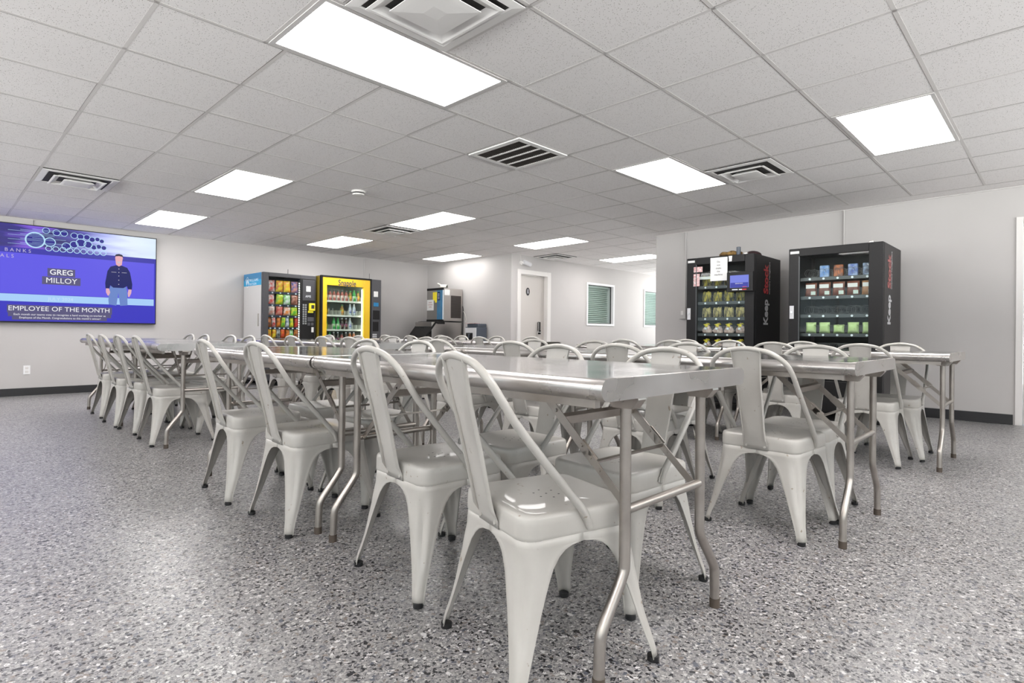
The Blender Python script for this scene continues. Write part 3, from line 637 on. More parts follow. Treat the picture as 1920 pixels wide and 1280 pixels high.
# ------------------------------------------------------------------ chairs
def make_chair():
    t = thing('metal_chair', '', 'chair')
    # seat (forward is +x)
    bm = newbm()
    rings = [rrect(h, r, z) for h, r, z in ((.1800, .05, .371), (.1822, .052, .376), (.1825, .052, .381), (.1815, .050, .410), (.1800, .048, .424), (.1765, .047, .4305), (.171, .046, .4335), (.160, .044, .4335), (.145, .042, .4322), (.12, .05, .4305), (.06, .03, .429), (.015, .0075, .429))]
    skin(bm, rings, capt=True); st = obj('seat', bm, M['chair'], t, True)
    bm = newbm()
    for a, b in ((0, 0), (.03, .02), (.03, -.02), (-.03, .02), (-.03, -.02), (0, .04), (0, -.04)):
        lathe(bm, [(.0035, .0), (.0, .0006)], 8, (a, b, .4292))
    obj('drain_holes', bm, M['black'], st)
    bm = newbm(); n = 6
    ring1 = rrect(.1818, .052, .3805); ring2 = rrect(.1818, .052, .3785)
    # legs
    hz = [(.375, .1795, .052), (.33, .182, .050), (.27, .189, .046), (.20, .198, .040), (.13, .207, .030), (.075, .2155, .0215), (.045, .2225, .0185), (.012, .227, .0175)]
    def leg_half(z, full):
        pts = [(.012, .0225), (.045, .024), (.075, .0275), (.13, .037), (.20, .050), (.26, .0645), (.30, .078), (.325, .094), (.34, .112), (.349, .135), (.353, full)]
        if z >= .353: return full
        for (z0, w0), (z1, w1) in zip(pts, pts[1:]):
            if z0 <= z <= z1: return w0 + (w1 - w0) * (z - z0) / (z1 - z0)
        return pts[0][1]
    def prof(z):
        for a, b in zip(hz, hz[1:]):
            if b[0] <= z <= a[0]:
                q = (a[0] - z) / (a[0] - b[0]); return a[1] + (b[1] - a[1]) * q, a[2] + (b[2] - a[2]) * q
        return hz[-1][1:] if z < .1 else hz[0][1:]
    zs = [.376, .353, .349, .340, .325, .30, .27, .235, .20, .165, .13, .10, .075, .055, .035, .012]
    NU = 16
    for sx, sy in ((1, 1), (1, -1), (-1, 1), (-1, -1)):
        bm = newbm(); rg = []
        for z in zs:
            h, r = prof(z); arc = PI / 4 * r; full = (h - r) + arc; wz = min(leg_half(z, full), full); row = []
            for k in range(NU + 1):
                u = -1 + 2 * k / NU; s = u * wz
                g = 0
                if .09 < z < .335: g = .0095 * max(0, 1 - abs(s) / .017) ** .6 * min(1, (.335 - z) / .03) * min(1, (z - .09) / .06) if abs(s) < .017 else 0
                if abs(s) <= arc: a = PI / 4 + s / r; x, y = h - r + (r - g) * math.cos(a), h - r + (r - g) * math.sin(a)
                elif s > 0: x, y = h - r - (s - arc), h
                else: x, y = h, h - r - (-s - arc)
                lip = .003 if (abs(u) == 1 and z < .353) else 0     # rolled rim
                row.append((sx * (x + lip * (1 if s < 0 else 0)), sy * (y + lip * (1 if s > 0 else 0)), z))
            rg.append(row)
        skin(bm, rg, close=False)
        if sx * sy < 0: bmesh.ops.reverse_faces(bm, faces=bm.faces)
        lg = obj('leg', bm, M['chair'], t, True); solid(lg, .0022, 0)
        bm = newbm(); lathe(bm, [(.0135, 0), (.0165, .002), (.0165, .016), (.012, .018)], 12, (sx * .214, sy * .214, 0)); obj('foot_cap', bm, M['black'], lg, True)
    # under-seat cross brace with rubber bumpers
    bm = newbm()
    bar(bm, (-.155, -.155, .352), (.155, .155, .352), .028, .003); bar(bm, (-.155, .155, .349), (.155, -.155, .349), .028, .003); cb = obj('cross_brace', bm, M['chair'], t)
    bm = newbm()
    for sx, sy in ((1, 1), (1, -1), (-1, 1), (-1, -1)): box(bm, (sx * .118 - .014, sy * .118 - .014, .324), (sx * .118 + .014, sy * .118 + .014, .347), .002)
    obj('bumper', bm, M['black'], cb)
    # hoop
    half = [(.014, .188, .385), (-.002, .189, .425), (-.058, .190, .49), (-.140, .190, .585), (-.206, .189, .665), (-.244, .183, .724), (-.268, .162, .772), (-.283, .108, .811), (-.291, .048, .826), (-.293, 0, .830)]
    pts = [Vector(p) for p in half]; pts += [Vector((p[0], -p[1], p[2])) for p in half[-2::-1]]
    cp = catmull(pts, 5); n = len(cp); rs = [min(.0108, .0075 + .0033 * min(i, n - 1 - i) / 6) for i in range(n)]
    bm = newbm(); tube(bm, cp, rs, 10)
    for s in (-1, 1):
        bar(bm, (.020, s * .1845, .386), (-.006, s * .1865, .432), .0035, .024, (1, 0, .5)); tube(bm, [(.013, s * .181, .398), (.013, s * .190, .398)], .0055, 10)
    obj('back_frame', bm, M['chair'], t, True)
    # splat
    cen = [(-.184, .372), (-.186, .392), (-.195, .420), (-.204, .46), (-.217, .52), (-.231, .58), (-.247, .645), (-.264, .71), (-.276, .765), (-.286, .812), (-.289, .822)]
    wd = [.058, .056, .052, .050, .052, .055, .055, .059, .063, .067, .068]
    bm = newbm(); rg = []
    for i, ((x, z), wv) in enumerate(zip(cen, wd)):
        emb = .0025 if 4 <= i <= 8 else 0; row = []
        for yy, dx in ((-wv + .002, -.012), (-wv, -.001), (-wv * .97, .0), (-.031, .0), (-.026, emb), (0, emb), (.026, emb), (.031, 0), (wv * .97, 0), (wv, -.001), (wv - .002, -.012)):
            bow = .006 * (1 - (yy / wv) ** 2) if i > 1 else 0
            row.append((x + (dx if i > 1 else 0) - bow * 1.0, yy, z))
        rg.append(row)
    skin(bm, rg, close=False); sp = obj('backrest', bm, M['chair'], t, True); solid(sp, .0018, 0)
    bm = newbm()
    for s in (-1, 1): tube(bm, [(-.178, s * .042, .386), (-.190, s * .042, .386)], .005, 10)
    obj('rivet', bm, M['chair'], sp, True)
    return t
chair0 = make_chair()
# (x, y, yaw) near side faces +x, far side faces -x ; y runs away from the camera
NEAR = [[(1.12, -1.955, -.29), (1.222, -1.335, -.09), (1.19, -.43, -.03), (1.185, .228, -.06), (1.30, 2.12, -.03), (1.315, 2.79, .06), (1.295, 3.31, .02), (1.32, 4.02, 0)],
        [(2.69, -2.03, -.07), (2.69, -1.333, 0), (2.68, -.564, .03), (2.72, .19, -.04), (2.72, 1.425, .02), (2.72, 1.902, 0), (2.73, 2.572, .04), (2.75, 3.215, -.03)],
        [(4.64, -2.012, 0), (4.66, -1.421, .02), (4.66, -.58, -.03), (4.66, -.081, .03), (4.69, 1.899, -.03), (4.67, 2.541, .03), (4.69, 3.276, 0), (4.70, 3.882, .03)]]
FAR = [[(1.645, -1.858, -.08), (1.655, -1.30, -.05), (1.63, -.281, .03), (1.64, .311, 0), (1.715, 2.46, 0), (1.715, 2.925, .03), (1.715, 3.68, 0), (1.715, 4.155, .03)],
       [(3.08, -2.022, .02), (3.07, -1.238, -.03), (3.09, -.484, 0), (3.10, .112, .05), (3.17, 1.678, 0), (3.15, 2.234, .02), (3.15, 2.96, -.03), (3.17, 3.685, 0)],
       [(5.02, -2.084, .02), (5.05, -1.339, 0), (5.06, -.675, .02), (5.07, -.205, -.02), (5.10, 1.949, .05), (5.10, 2.61, 0), (5.08, 3.335, -.03), (5.10, 3.841, .02)]]
POSN = ['front', 'second', 'third', 'rear']
first = True
for side, L in (('left', NEAR), ('right', FAR)):
    for ri, row in enumerate(L):
        for k, (x, y, a) in enumerate(row):
            c = chair0 if first else dup(chair0); first = False
            c.location = (x, y, 0); c.rotation_euler = (0, 0, a + (0 if side == 'left' else PI))
            c['label'] = 'off-white metal chair, %s side of the %s table in the %s row, %s seat' % (side, POSN[k // 2], ('left', 'middle', 'right')[ri], 'nearer' if k % 2 == 0 else 'farther')
            c['category'] = 'chair'; c['group'] = 'white metal chairs along the tables'

# ------------------------------------------------------------------ vending machines
def placed(o, root_m): o.matrix_world = root_m @ o.matrix_world
def M4(loc, rz): return Matrix.Translation(loc) @ Matrix.Rotation(rz, 4, 'Z')
def cabinet(root, W, D, H, side, t=.03, front=.06):
    bm = newbm(); box(bm, (0, front, .08), (t, D, H), .003); box(bm, (W - t, front, .08), (W, D, H), .003); box(bm, (t, D - t, .08), (W - t, D, H)); box(bm, (t, front, H - t), (W - t, D - t, H)); box(bm, (t, front, .08), (W - t, D - t, .12))
    obj('cabinet', bm, side, root)
    bm = newbm(); [cyl(bm, (x, y, 0), (x, y, .08), .02) for x in (.06, W - .06) for y in (.12, D - .06)]; obj('foot', bm, M['machine'], root)
def doorframe(root, W, H, x0, x1, z0, z1, m, name='door', y0=0, y1=.055):
    bm = newbm(); box(bm, (0, y0, .10), (x0, y1, H), .006); box(bm, (x1, y0, .10), (W, y1, H), .006); box(bm, (x0, y0, .10), (x1, y1, z0), .006); box(bm, (x0, y0, z1), (x1, y1, H), .006)
    return obj(name, bm, m, root)
def coil(bm, x, z, y0, y1, r, n):
    pts = [(x + r * math.cos(2 * PI * k / 10), y0 + (y1 - y0) * k / (10 * n), z + r * math.sin(2 * PI * k / 10)) for k in range(10 * n + 1)]
    tube(bm, pts, .0019, 4, False)
BAGM = {}
def bagmat(c1, c2):
    if (c1, c2) not in BAGM: BAGM[(c1, c2)] = mottled('wrapper', c1, c2, .28, scale=22, det=2)
    return BAGM[(c1, c2)]
def pillow(w, h, d, m, name, nx=8, nz=8, tilt=0):
    bm = newbm(); R = {}
    for s in (-1, 1):
        for i in range(nx + 1):
            for j in range(nz + 1):
                u, v = -1 + 2 * i / nx, -1 + 2 * j / nz
                e = max(0, (1 - u ** 4)) ** .6 * max(0, 1 - abs(v) ** 3) ** .7
                edge_ = i in (0, nx) or j in (0, nz)
                if edge_ and s == 1: R[(s, i, j)] = R[(-1, i, j)]; continue
                pin = 1 - .06 * (1 - v * v)
                R[(s, i, j)] = bm.verts.new((u * w / 2 * pin + (.0), s * d / 2 * e, (v + 1) / 2 * h))
        for i in range(nx):
            for j in range(nz): bm.faces.new([R[(s, i, j)], R[(s, i + 1, j)], R[(s, i + 1, j + 1)], R[(s, i, j + 1)]])
    if tilt:
        bmesh.ops.rotate(bm, verts=bm.verts, cent=(0, 0, 0), matrix=Matrix.Rotation(tilt, 3, 'Y'))
    return obj(name, bm, m, None, True)
ORD = ['leftmost', 'second from left', 'third from left', 'fourth from left', 'fifth from left', 'sixth from left', 'seventh from left', 'eighth from left', 'rightmost']
ROWN = ['top', 'second', 'third', 'fourth', 'fifth']
RED, YEL, ORG, WHT, GRN, BLU, PNK, BRN, PUR, BLK = (.6, .03, .02), (.78, .62, .03), (.8, .22, .02), (.72, .72, .72), (.12, .5, .05), (.03, .07, .35), (.6, .25, .2), (.2, .07, .04), (.2, .05, .2), (.03, .03, .03)
CN = {RED: 'red', YEL: 'yellow', ORG: 'orange', WHT: 'white', GRN: 'green', BLU: 'blue', PNK: 'pink', BRN: 'brown', PUR: 'purple', BLK: 'black'}

# --- snack machine
MS = M4((3.56, 5.98, 0), 0); SW, SD, SH = .875, .755, 1.80
r = thing('snack_vending_machine', 'black snack vending machine with a white and blue side and lit snack shelves', 'vending machine', (3.56, 5.98, 0))
cabinet(r, SW, SD, SH, M['charcoal'])
bm = newbm(); box(bm, (-.004, .06, .12), (0, SD - .004, SH - .002)); sd = obj('side_panel', bm, M['whitepanel'], r)
bm = newbm(); box(bm, (-.006, .06, SH - .20), (-.003, SD - .004, SH - .11)); obj('side_band', bm, M['cyan'], sd)
bm = newbm(); box(bm, (-.006, .06, SH - .11), (-.003, SD - .004, SH - .003)); obj('side_band', bm, M['dkcyan'], sd)
text('lettering', 'WILLIAMS', .062, M['whitelet'], (-.0065, .56 - .22, SH - .115), (0, -1, 0), (0, 0, 1), sd, sp=1.3)
text('lettering', 'WATSON', .055, M['whitelet'], (-.0065, .385, SH - .175), (0, -1, 0), (0, 0, 1), sd, sp=1.3)
text('lettering', 'W', .13, M['whitelet'], (-.0065, .60, SH - .14), (0, -1, 0), (0, 0, 1), sd, off=.003)
bm = newbm(); lathe(bm, [(.068, 0), (.075, 0)], 28); bmesh.ops.rotate(bm, verts=bm.verts, cent=(0, 0, 0), matrix=Matrix.Rotation(PI / 2, 3, 'Y')); bmesh.ops.delete(bm, geom=[f for f in bm.faces if len(f.verts) > 5], context='FACES_ONLY')
bmesh.ops.scale(bm, vec=(1, .8, 1.15), verts=bm.verts); bmesh.ops.translate(bm, vec=(-.0068, .60, SH - .14), verts=bm.verts); obj('emblem', bm, M['whitelet'], sd)
bm = newbm(); bar(bm, (-.012, .14, .95), (-.012, .14, 1.15), .02, .012, (0, 1, 0)); obj('side_latch', bm, M['steel_side'], sd)
doorframe(r, SW, SH, .09, .605, .50, 1.735, M['charcoal'])
bm = newbm(); box(bm, (.03, .70, .12), (SW - .03, .722, 1.77)); box(bm, (.625, .06, .12), (.635, .70, 1.77)); obj('lining', bm, M['inside_blue'], r)
bm = newbm(); box(bm, (.09, .012, .50), (.605, .016, 1.735)); obj('glass_pane', bm, M['glass'], r)
bm = newbm(); box(bm, (.605, -.004, .44), (.86, .0, 1.74), .001); cp = obj('control_panel', bm, M['machine'], r)
bm = newbm(); box(bm, (.64, -.012, 1.38), (.85, -.004, 1.72), .003); obj('upper_panel', bm, M['charcoal'], cp)
bm = newbm(); box(bm, (.70, -.014, 1.53), (.775, -.0125, 1.62)); obj('paper_label', bm, M['paper'], cp)
text('lettering', 'AMS', .05, M['whitelet'], (.735, -.013, 1.45), (1, 0, 0), (0, 0, 1), cp)
bm = newbm()
for i in range(2):
    for j in range(9): box(bm, (.645 + i * .04, -.010, .99 + j * .038), (.672 + i * .04, -.004, 1.018 + j * .038), .001)
obj('keypad', bm, mat('key_grey', (.28, .29, .3), .4), cp)
bm = newbm(); box(bm, (.745, -.045, 1.215), (.845, -.004, 1.34), .008); box(bm, (.735, -.03, 1.18), (.82, -.004, 1.215), .004); cr = obj('card_reader', bm, M['yel'], cp)
bm = newbm(); box(bm, (.775, -.047, 1.25), (.825, -.045, 1.31)); obj('reader_window', bm, M['ink'], cr)
bm = newbm(); box(bm, (.73, -.008, 1.04), (.84, -.004, 1.11), .001); box(bm, (.73, -.012, .97), (.775, -.004, 1.02), .001); box(bm, (.79, -.012, .97), (.835, -.004, 1.02), .001); obj('coin_slot', bm, mat('dark_plate', (.09, .09, .1), .3), cp)
bm = newbm(); box(bm, (.80, -.006, .86), (.84, -.004, .945)); obj('paper_label', bm, M['paper'], cp)
bm = newbm(); box(bm, (.12, -.006, .16), (.60, -.001, .36), .004); obj('delivery_flap', bm, M['machine'], r)
bm = newbm(); [box(bm, (.596, .03, .56 + k * .0375), (.604, .036, .58 + k * .0375)) for k in range(30)]; obj('light_strip', bm, M['led'], r)
bm = newbm(); cyl(bm, (.44, .1, SH), (.44, .1, SH + .08), .004, 6); obj('antenna', bm, M['machine'], r)
SR = [(1.50, .185, [(RED, WHT), (YEL, RED), (YEL, ORG), (PNK, BLU)]), (1.30, .165, [(RED, WHT), (YEL, GRN), (WHT, GRN), (BRN, PNK)]), (1.125, .15, [(PNK, WHT), (PNK, RED), (ORG, WHT), (GRN, YEL)]),
      (.935, .17, [(BRN, ORG), (RED, WHT), (ORG, BRN), (GRN, YEL), (WHT, BLU), (YEL, GRN), (RED, BRN)]), (.76, .15, [(ORG, YEL), (YEL, RED), (BLK, WHT), (RED, ORG), (ORG, BRN), (GRN, WHT), (BRN, ORG)]), (.60, .13, [(PNK, BRN), (BRN, RED), (PUR, WHT), (RED, YEL), (BRN, WHT)])]
for ri, (z, h, cols) in enumerate(SR):
    bm = newbm(); box(bm, (.095, .07, z - .012), (.62, .68, z)); box(bm, (.095, .06, z - .03), (.62, .07, z + .004)); n = len(cols); p = .51 / n
    sh = obj('shelf', bm, M['inside_blue'], r)
    bm = newbm(); [box(bm, (.11 + p * (i + .5) - .012, .0575, z - .024), (.11 + p * (i + .5) + .012, .0605, z - .006)) for i in range(n)]; obj('price_tag', bm, M['whitelet'], sh)
    bm = newbm(); [coil(bm, .10 + p * (i + .5), z + .04, .08, .5, min(.035, p * .42), 7) for i in range(n)]; obj('spiral_coil', bm, M['coil'], sh)
    for i, (c1, c2) in enumerate(cols):
        o = pillow(p * .93, h, .05, bagmat(c1, c2), 'snack_bag' if n == 4 else 'candy_pack', tilt=random.uniform(-.06, .06)); o.location = (3.56 + .10 + p * (i + .5), 5.98 + .085, z + .002); o.rotation_euler = (random.uniform(-.08, .08), 0, 0)
        tag(o, '%s and %s snack packet, %s on the %s shelf of the snack machine' % (CN[c1], CN[c2], ORD[i], ROWN[ri] if ri < 5 else 'lowest'), 'snack', 'snack packets in the vending machine')

# --- drink machine
DW, DD, DH2 = 1.155, .86, 1.812
DX, DY = 4.468, 5.86
r = thing('drink_vending_machine', 'yellow-framed bottled drink vending machine with lit glass front', 'vending machine', (DX, DY, 0))
cabinet(r, DW, DD, DH2, M['charcoal'])
bm = newbm(); box(bm, (-.004, .06, .12), (0, DD - .004, DH2 - .004)); obj('side_panel', bm, M['olive'], r)
doorframe(r, .955, DH2, .105, .80, .40, 1.655, M['yellow'])
bm = newbm(); box(bm, (-.002, -.006, .10), (.028, .05, DH2 + .004), .003); box(bm, (.925, -.006, .10), (.957, .05, DH2 + .004), .003); box(bm, (0, -.006, 1.785), (.955, .05, DH2 + .004), .003); obj('door_trim', bm, M['machine'], r)
text('lettering', 'Snapple', .135, M['navy'], (.475, -.003, 1.705), (1, 0, 0), (0, 0, 1), r, off=.0012, xs=.82)
bm = newbm(); box(bm, (.105, .012, .40), (.80, .016, 1.655)); obj('glass_pane', bm, M['glass'], r)
bm = newbm(); box(bm, (.04, .80, .14), (1.0, .82, 1.78)); box(bm, (.04, .06, .14), (.06, .80, 1.78)); box(bm, (.86, .06, .14), (.88, .80, 1.78)); box(bm, (.06, .06, 1.70), (.86, .80, 1.72)); obj('lining', bm, M['coolin'], r)
bm = newbm(); box(bm, (.783, .03, .45), (.790, .045, 1.62)); box(bm, (.12, .06, 1.665), (.77, .085, 1.68)); obj('light_strip', bm, M['led2'], r)
bm = newbm(); box(bm, (.955, 0, .10), (DW, .06, DH2), .004); cp = obj('control_panel', bm, mat('panel_grey', (.07, .07, .078), .4), r)
for z0, z1, x0, x1, mm in ((1.50, 1.60, .03, .10, M['paper']), (1.33, 1.40, .03, .11, M['dkcyan']), (1.14, 1.24, .05, .13, M['yel']), (.93, 1.04, .03, .09, M['yel'])):
    bm = newbm(); box(bm, (.975 + x0 * .8, -.012, z0), (.975 + x1 * 1.1, 0, z1), .003); obj('panel_fitting', bm, mm, cp)
bm = newbm(); box(bm, (.985, -.014, 1.10), (1.12, -.004, 1.26), .004); box(bm, (.985, -.014, .89), (1.10, -.004, 1.06), .004); obj('reader_housing', bm, M['machine'], cp)
bm = newbm()
for i in range(3):
    for j in range(5): box(bm, (.985 + i * .03, -.01, .68 + j * .034), (1.005 + i * .03, -.001, .704 + j * .034), .001)
obj('keypad', bm, M['silver'], cp)
bm = newbm(); box(bm, (.975, -.008, .36), (1.05, -.001, .62), .006); obj('delivery_flap', bm, M['steel_side'], cp)
bm = newbm(); box(bm, (1.05, -.008, .36), (1.13, -.001, .62), .006); obj('delivery_recess', bm, M['machine'], cp)
bm = newbm(); cyl(bm, (.97, .1, DH2), (.97, .1, DH2 + .11), .003, 6); obj('antenna', bm, M['machine'], r)
def bottle(kind, body, cap, lab):
    t = thing('drink_bottle', '', 'bottle')
    if kind == 0: pr = [(.026, 0), (.030, .004), (.030, .045), (.028, .05), (.030, .055), (.030, .11), (.026, .135), (.016, .155), (.014, .17)]; ct = .19; cr = .0185
    else: pr = [(.026, 0), (.031, .008), (.031, .05), (.028, .075), (.031, .10), (.030, .13), (.020, .165), (.0135, .185), (.0135, .195)]; ct = .207; cr = .015
    bm = newbm(); lathe(bm, pr, 14); obj('body', bm, body, t, True)
    bm = newbm(); lathe(bm, [(cr, ct - .018), (cr, ct)], 14); obj('cap', bm, cap, t, True)
    bm = newbm(); lathe(bm, [(.0312, .055), (.0312, .105)], 14); obj('wrap_label', bm, lab, t, True)
    return t
def bm_(n, c, r=.12): return mat(n, c, r, coat=.5)
liq = {'pink tea': bm_('liq_pink', (.30, .07, .06)), 'dark cola': bm_('liq_cola', (.03, .012, .01)), 'lime green': bm_('liq_lime', (.25, .5, .05)), 'green': bm_('liq_green', (.02, .30, .06)), 'clear water': bm_('liq_water', (.42, .50, .55)), 'orange': bm_('liq_orange', (.45, .12, .02)), 'amber tea': bm_('liq_tea', (.28, .16, .03))}
caps = {'g': M['slate'], 'y': M['yel'], 'w': M['whitelet'], 'n': mat('cap_green', (.02, .25, .05), .4)}
BT = {'pink tea': bottle(0, liq['pink tea'], caps['g'], bagmat(PNK, WHT)), 'dark cola': bottle(1, liq['dark cola'], caps['w'], bagmat(BRN, PUR)), 'lime green': bottle(1, liq['lime green'], caps['y'], bagmat(YEL, GRN)), 'green': bottle(1, liq['green'], caps['n'], bagmat(GRN, WHT)),
      'clear water': bottle(1, liq['clear water'], caps['w'], bagmat(BLU, WHT)), 'orange': bottle(1, liq['orange'], caps['w'], bagmat(ORG, YEL)), 'amber tea': bottle(0, liq['amber tea'], caps['n'], bagmat(ORG, GRN))}
BR = [(1.395, ['pink tea'] * 6 + ['amber tea', 'green', 'amber tea']), (1.15, ['amber tea', None, None, None, 'amber tea', None, 'clear water', 'clear water', None]),
      (.905, ['lime green', None, 'green', 'green', 'dark cola', 'dark cola', 'clear water', None, None]), (.66, ['green', 'green', 'dark cola', 'dark cola', 'pink tea', 'dark cola', 'orange', 'orange', None])]
used = set()
for ri, (z, cols) in enumerate(BR):
    bm = newbm(); box(bm, (.062, .08, z - .012), (.858, .78, z)); box(bm, (.062, .07, z - .018), (.858, .08, z + .012)); sh = obj('shelf', bm, M['shelfwhite'], r)
    bm = newbm(); [box(bm, (.105 + .0765 * k, .085, z), (.109 + .0765 * k, .60, z + .09)) for k in range(10)]
    obj('divider', bm, M['shelfwhite'], sh)
    for i, kd in enumerate(cols):
        if not kd:
            bm = newbm(); box(bm, (.133 + .0765 * i, .30, z), (.155 + .0765 * i, .315, z + .13)); obj('pusher', bm, M['shelfwhite'], sh); continue
        o = BT[kd] if kd not in used else dup(BT[kd]); used.add(kd)
        o.location = (DX + .145 + .0765 * i, DY + .125, z); o['label'] = '%s bottle, %s on the %s shelf of the yellow drink machine' % (kd, ORD[i], ROWN[ri]); o['category'] = 'bottle'; o['group'] = 'bottles in the drink machine'

# --- two black tool-crib style machines on the right wall
def black_machine(loc, label, facets):
    r = thing('supply_vending_machine', label, 'vending machine', loc, -PI / 2)
    W, D, H = facets['W'], .83, facets['H']
    cabinet(r, W, D, H, M['machine_side'] if facets['b'] else M['machine'])
    x0, x1 = facets['win']; doorframe(r, W, H, x0, x1, .42, H - .085, M['machine'])
    bm = newbm(); box(bm, (x0 - .01, .60, .14), (x1 + .1, .62, H - .05)); box(bm, (.035, .06, .14), (.05, .6, H - .05)); obj('lining', bm, M['inside'], r)
    bm = newbm(); box(bm, (x0, .012, .42), (x1, .016, H - .085)); obj('glass_pane', bm, M['glass'], r)
    bm = newbm(); box(bm, (x0 - .004, -.002, .42), (x0 + .006, .012, H - .085)); obj('window_edge', bm, M['tray'], r)
    bm = newbm(); box(bm, (.015, -.0015, H - .055), (.105, 0, H - .028)); obj('paper_label', bm, M['paper'], r)
    bm = newbm(); box(bm, (.012, -.002, .92 + .15), (.055, 0, 1.06 + .15)); obj('lock_plate', bm, M['silver'], r)
    bm = newbm(); cyl(bm, (.034, -.012, 1.14), (.034, -.002, 1.14), .010, 12); obj('lock', bm, M['chrome'], r)
    bm = newbm(); box(bm, (W - .004, .055, .12), (W + .001, .061, H - .01)); obj('door_seam', bm, M['black'], r)
    bm = newbm(); box(bm, (W - .13, .03, H), (W - .09, .06, H + .02), .004); obj('hinge', bm, M['steel_side'], r)
    return r
HA = 1.82
rA = black_machine((6.42, .335, 0), 'left black supply vending machine with a paper notice and small touch screen', dict(W=.822, H=HA, win=(.125, .715), b=0))
rB = black_machine((6.42, -.86, 0), 'right black supply vending machine with mostly empty coils behind glass', dict(W=.88, H=HA + .005, win=(.105, .755), b=1))
for rt, W, red, dx in ((rA, .822, M['red'], 0), (rB, .88, M['redlet2'], 0)):
    x = W + .0015; yo = .365 if rt is rA else .275
    R2, U2 = (0, 0, 1), (0, -1, 0)
    text('lettering', 'Keep', .185, M['silver'], (x, yo, 1.005), R2, U2, rt, 'LEFT', off=.006, xs=.78)
    text('lettering', 'Stock', .19, red, (x, yo, 1.375), R2, U2, rt, 'LEFT', off=.006, xs=.78)
    text('lettering', 'Inventory Management', .040, M['silver'], (x, yo + .105, 1.375), R2, U2, rt, 'LEFT', xs=1.04)
def shelfrow(rt, z, x0, x1, n, coils=True):
    bm = newbm(); box(bm, (x0 - .03, .07, z - .01), (x1 + .04, .6, z)); box(bm, (x0 - .03, .055, z - .035), (x1 + .04, .07, z), .002); sh = obj('shelf', bm, M['tray'], rt)
    p = (x1 - x0) / n; bm = newbm(); [lathe(bm, [(.011, 0), (.011, .003)], 12, (0, 0, 0)) for i in range(0)]
    for i in range(n): tube(bm, [(x0 + p * (i + .5), .0505, z - .018), (x0 + p * (i + .5), .055, z - .018)], .0115, 12)
    obj('number_tag', bm, M['whitelet'], sh)
    if coils:
        bm = newbm(); [coil(bm, x0 + p * (i + .32 + .36 * q), z + .048, .075, .55, .043, 8) for i in range(n) for q in (0, 1)]; obj('spiral_coil', bm, M['coil'], sh)
    return p
def put(o, rt, x, y, z, rx=0):
    o.matrix_world = rt.matrix_basis @ Matrix.Translation((x, y, z)) @ Matrix.Rotation(rx, 4, 'X')
bpy.context.view_layer.update()
# machine A stock: striped glove bundles and bagged gloves
glove = mottled('glove_stripes', (.52, .42, .05), (.03, .03, .03), .7, scale=28, det=1, stretch=(2.2, 1, .5))
glove2 = mottled('glove_cream', (.60, .50, .20), (.06, .05, .04), .7, scale=30, det=1, stretch=(2.2, 1, .5))
def fringe(m, w=.105, h=.115):
    bm = newbm(); n = 7
    for k in range(n):
        x = -w / 2 + w * (k + .5) / n; dz = random.uniform(-.012, .012); dy = random.uniform(-.008, .008)
        tube(bm, catmull([(x, dy, h + dz), (x + random.uniform(-.006, .006), dy, h * .55), (x + random.uniform(-.008, .008), dy, .004)], 3), [.006, .0085, .009, .009, .009, .0085, .008][:7], 6)
    box(bm, (-w * .42, -.012, h * .35), (w * .42, .012, h * .9), .004); return obj('glove_bundle', bm, m, None, True)
brown = mottled('bagged_brown', (.33, .20, .17), (.62, .50, .46), .3, scale=35, det=3)
first = True
zsA = [1.475, 1.285, 1.095, .905, .715]
for ri, z in enumerate(zsA):
    p = shelfrow(rA, z, .15, .70, 4)
    for i in range(4):
        if ri == 0 and i == 0: pass
        x = .15 + p * (i + .5)
        if ri < 3:
            o = fringe(glove if ri < 2 else glove2, .105, .12); put(o, rA, x, .10, z + .002)
            tag(o, 'yellow and black glove bundle, %s on %s shelf of left black machine' % (ORD[i], ROWN[ri]), 'gloves', 'glove bundles in the left black machine')
        else:
            t = thing('bagged_gloves', 'brown bagged gloves, yellow tag, %s on %s shelf of left black machine' % (ORD[i], ROWN[ri]), 'gloves', group='bagged gloves in the left black machine')
            bm = newbm(); lathe(bm, [(.0, 0), (.055, .004), (.064, .028), (.05, .06), (.03, .085), (.016, .10), (.012, .125)], 12); bmesh.ops.scale(bm, vec=(1, .6, 1), verts=bm.verts)
            for v_ in bm.verts: v_.co.x += .006 * math.sin(v_.co.z * 90 + i * 2); v_.co.y += .004 * math.cos(v_.co.z * 70 + v_.co.x * 80)
            obj('bag', bm, brown, t, True)
            bm = newbm(); bar(bm, (-.035, -.01, .098), (.035, -.012, .112), .03, .006, (0, .5, 1)); box(bm, (-.02, -.02, .07), (.014, -.016, .105)); obj('header_tag', bm, M['yel'], t)
            bm = newbm(); box(bm, (-.016, -.043, .044), (.012, -.038, .066)); obj('sticker', bm, M['whitelet'], t)
            put(t, rA, x, .11, z + .002)
bm = newbm(); box(bm, (.11, .02, 1.555), (.30, .026, 1.59)); obj('shelf_tag', bm, M['paper'], rA)
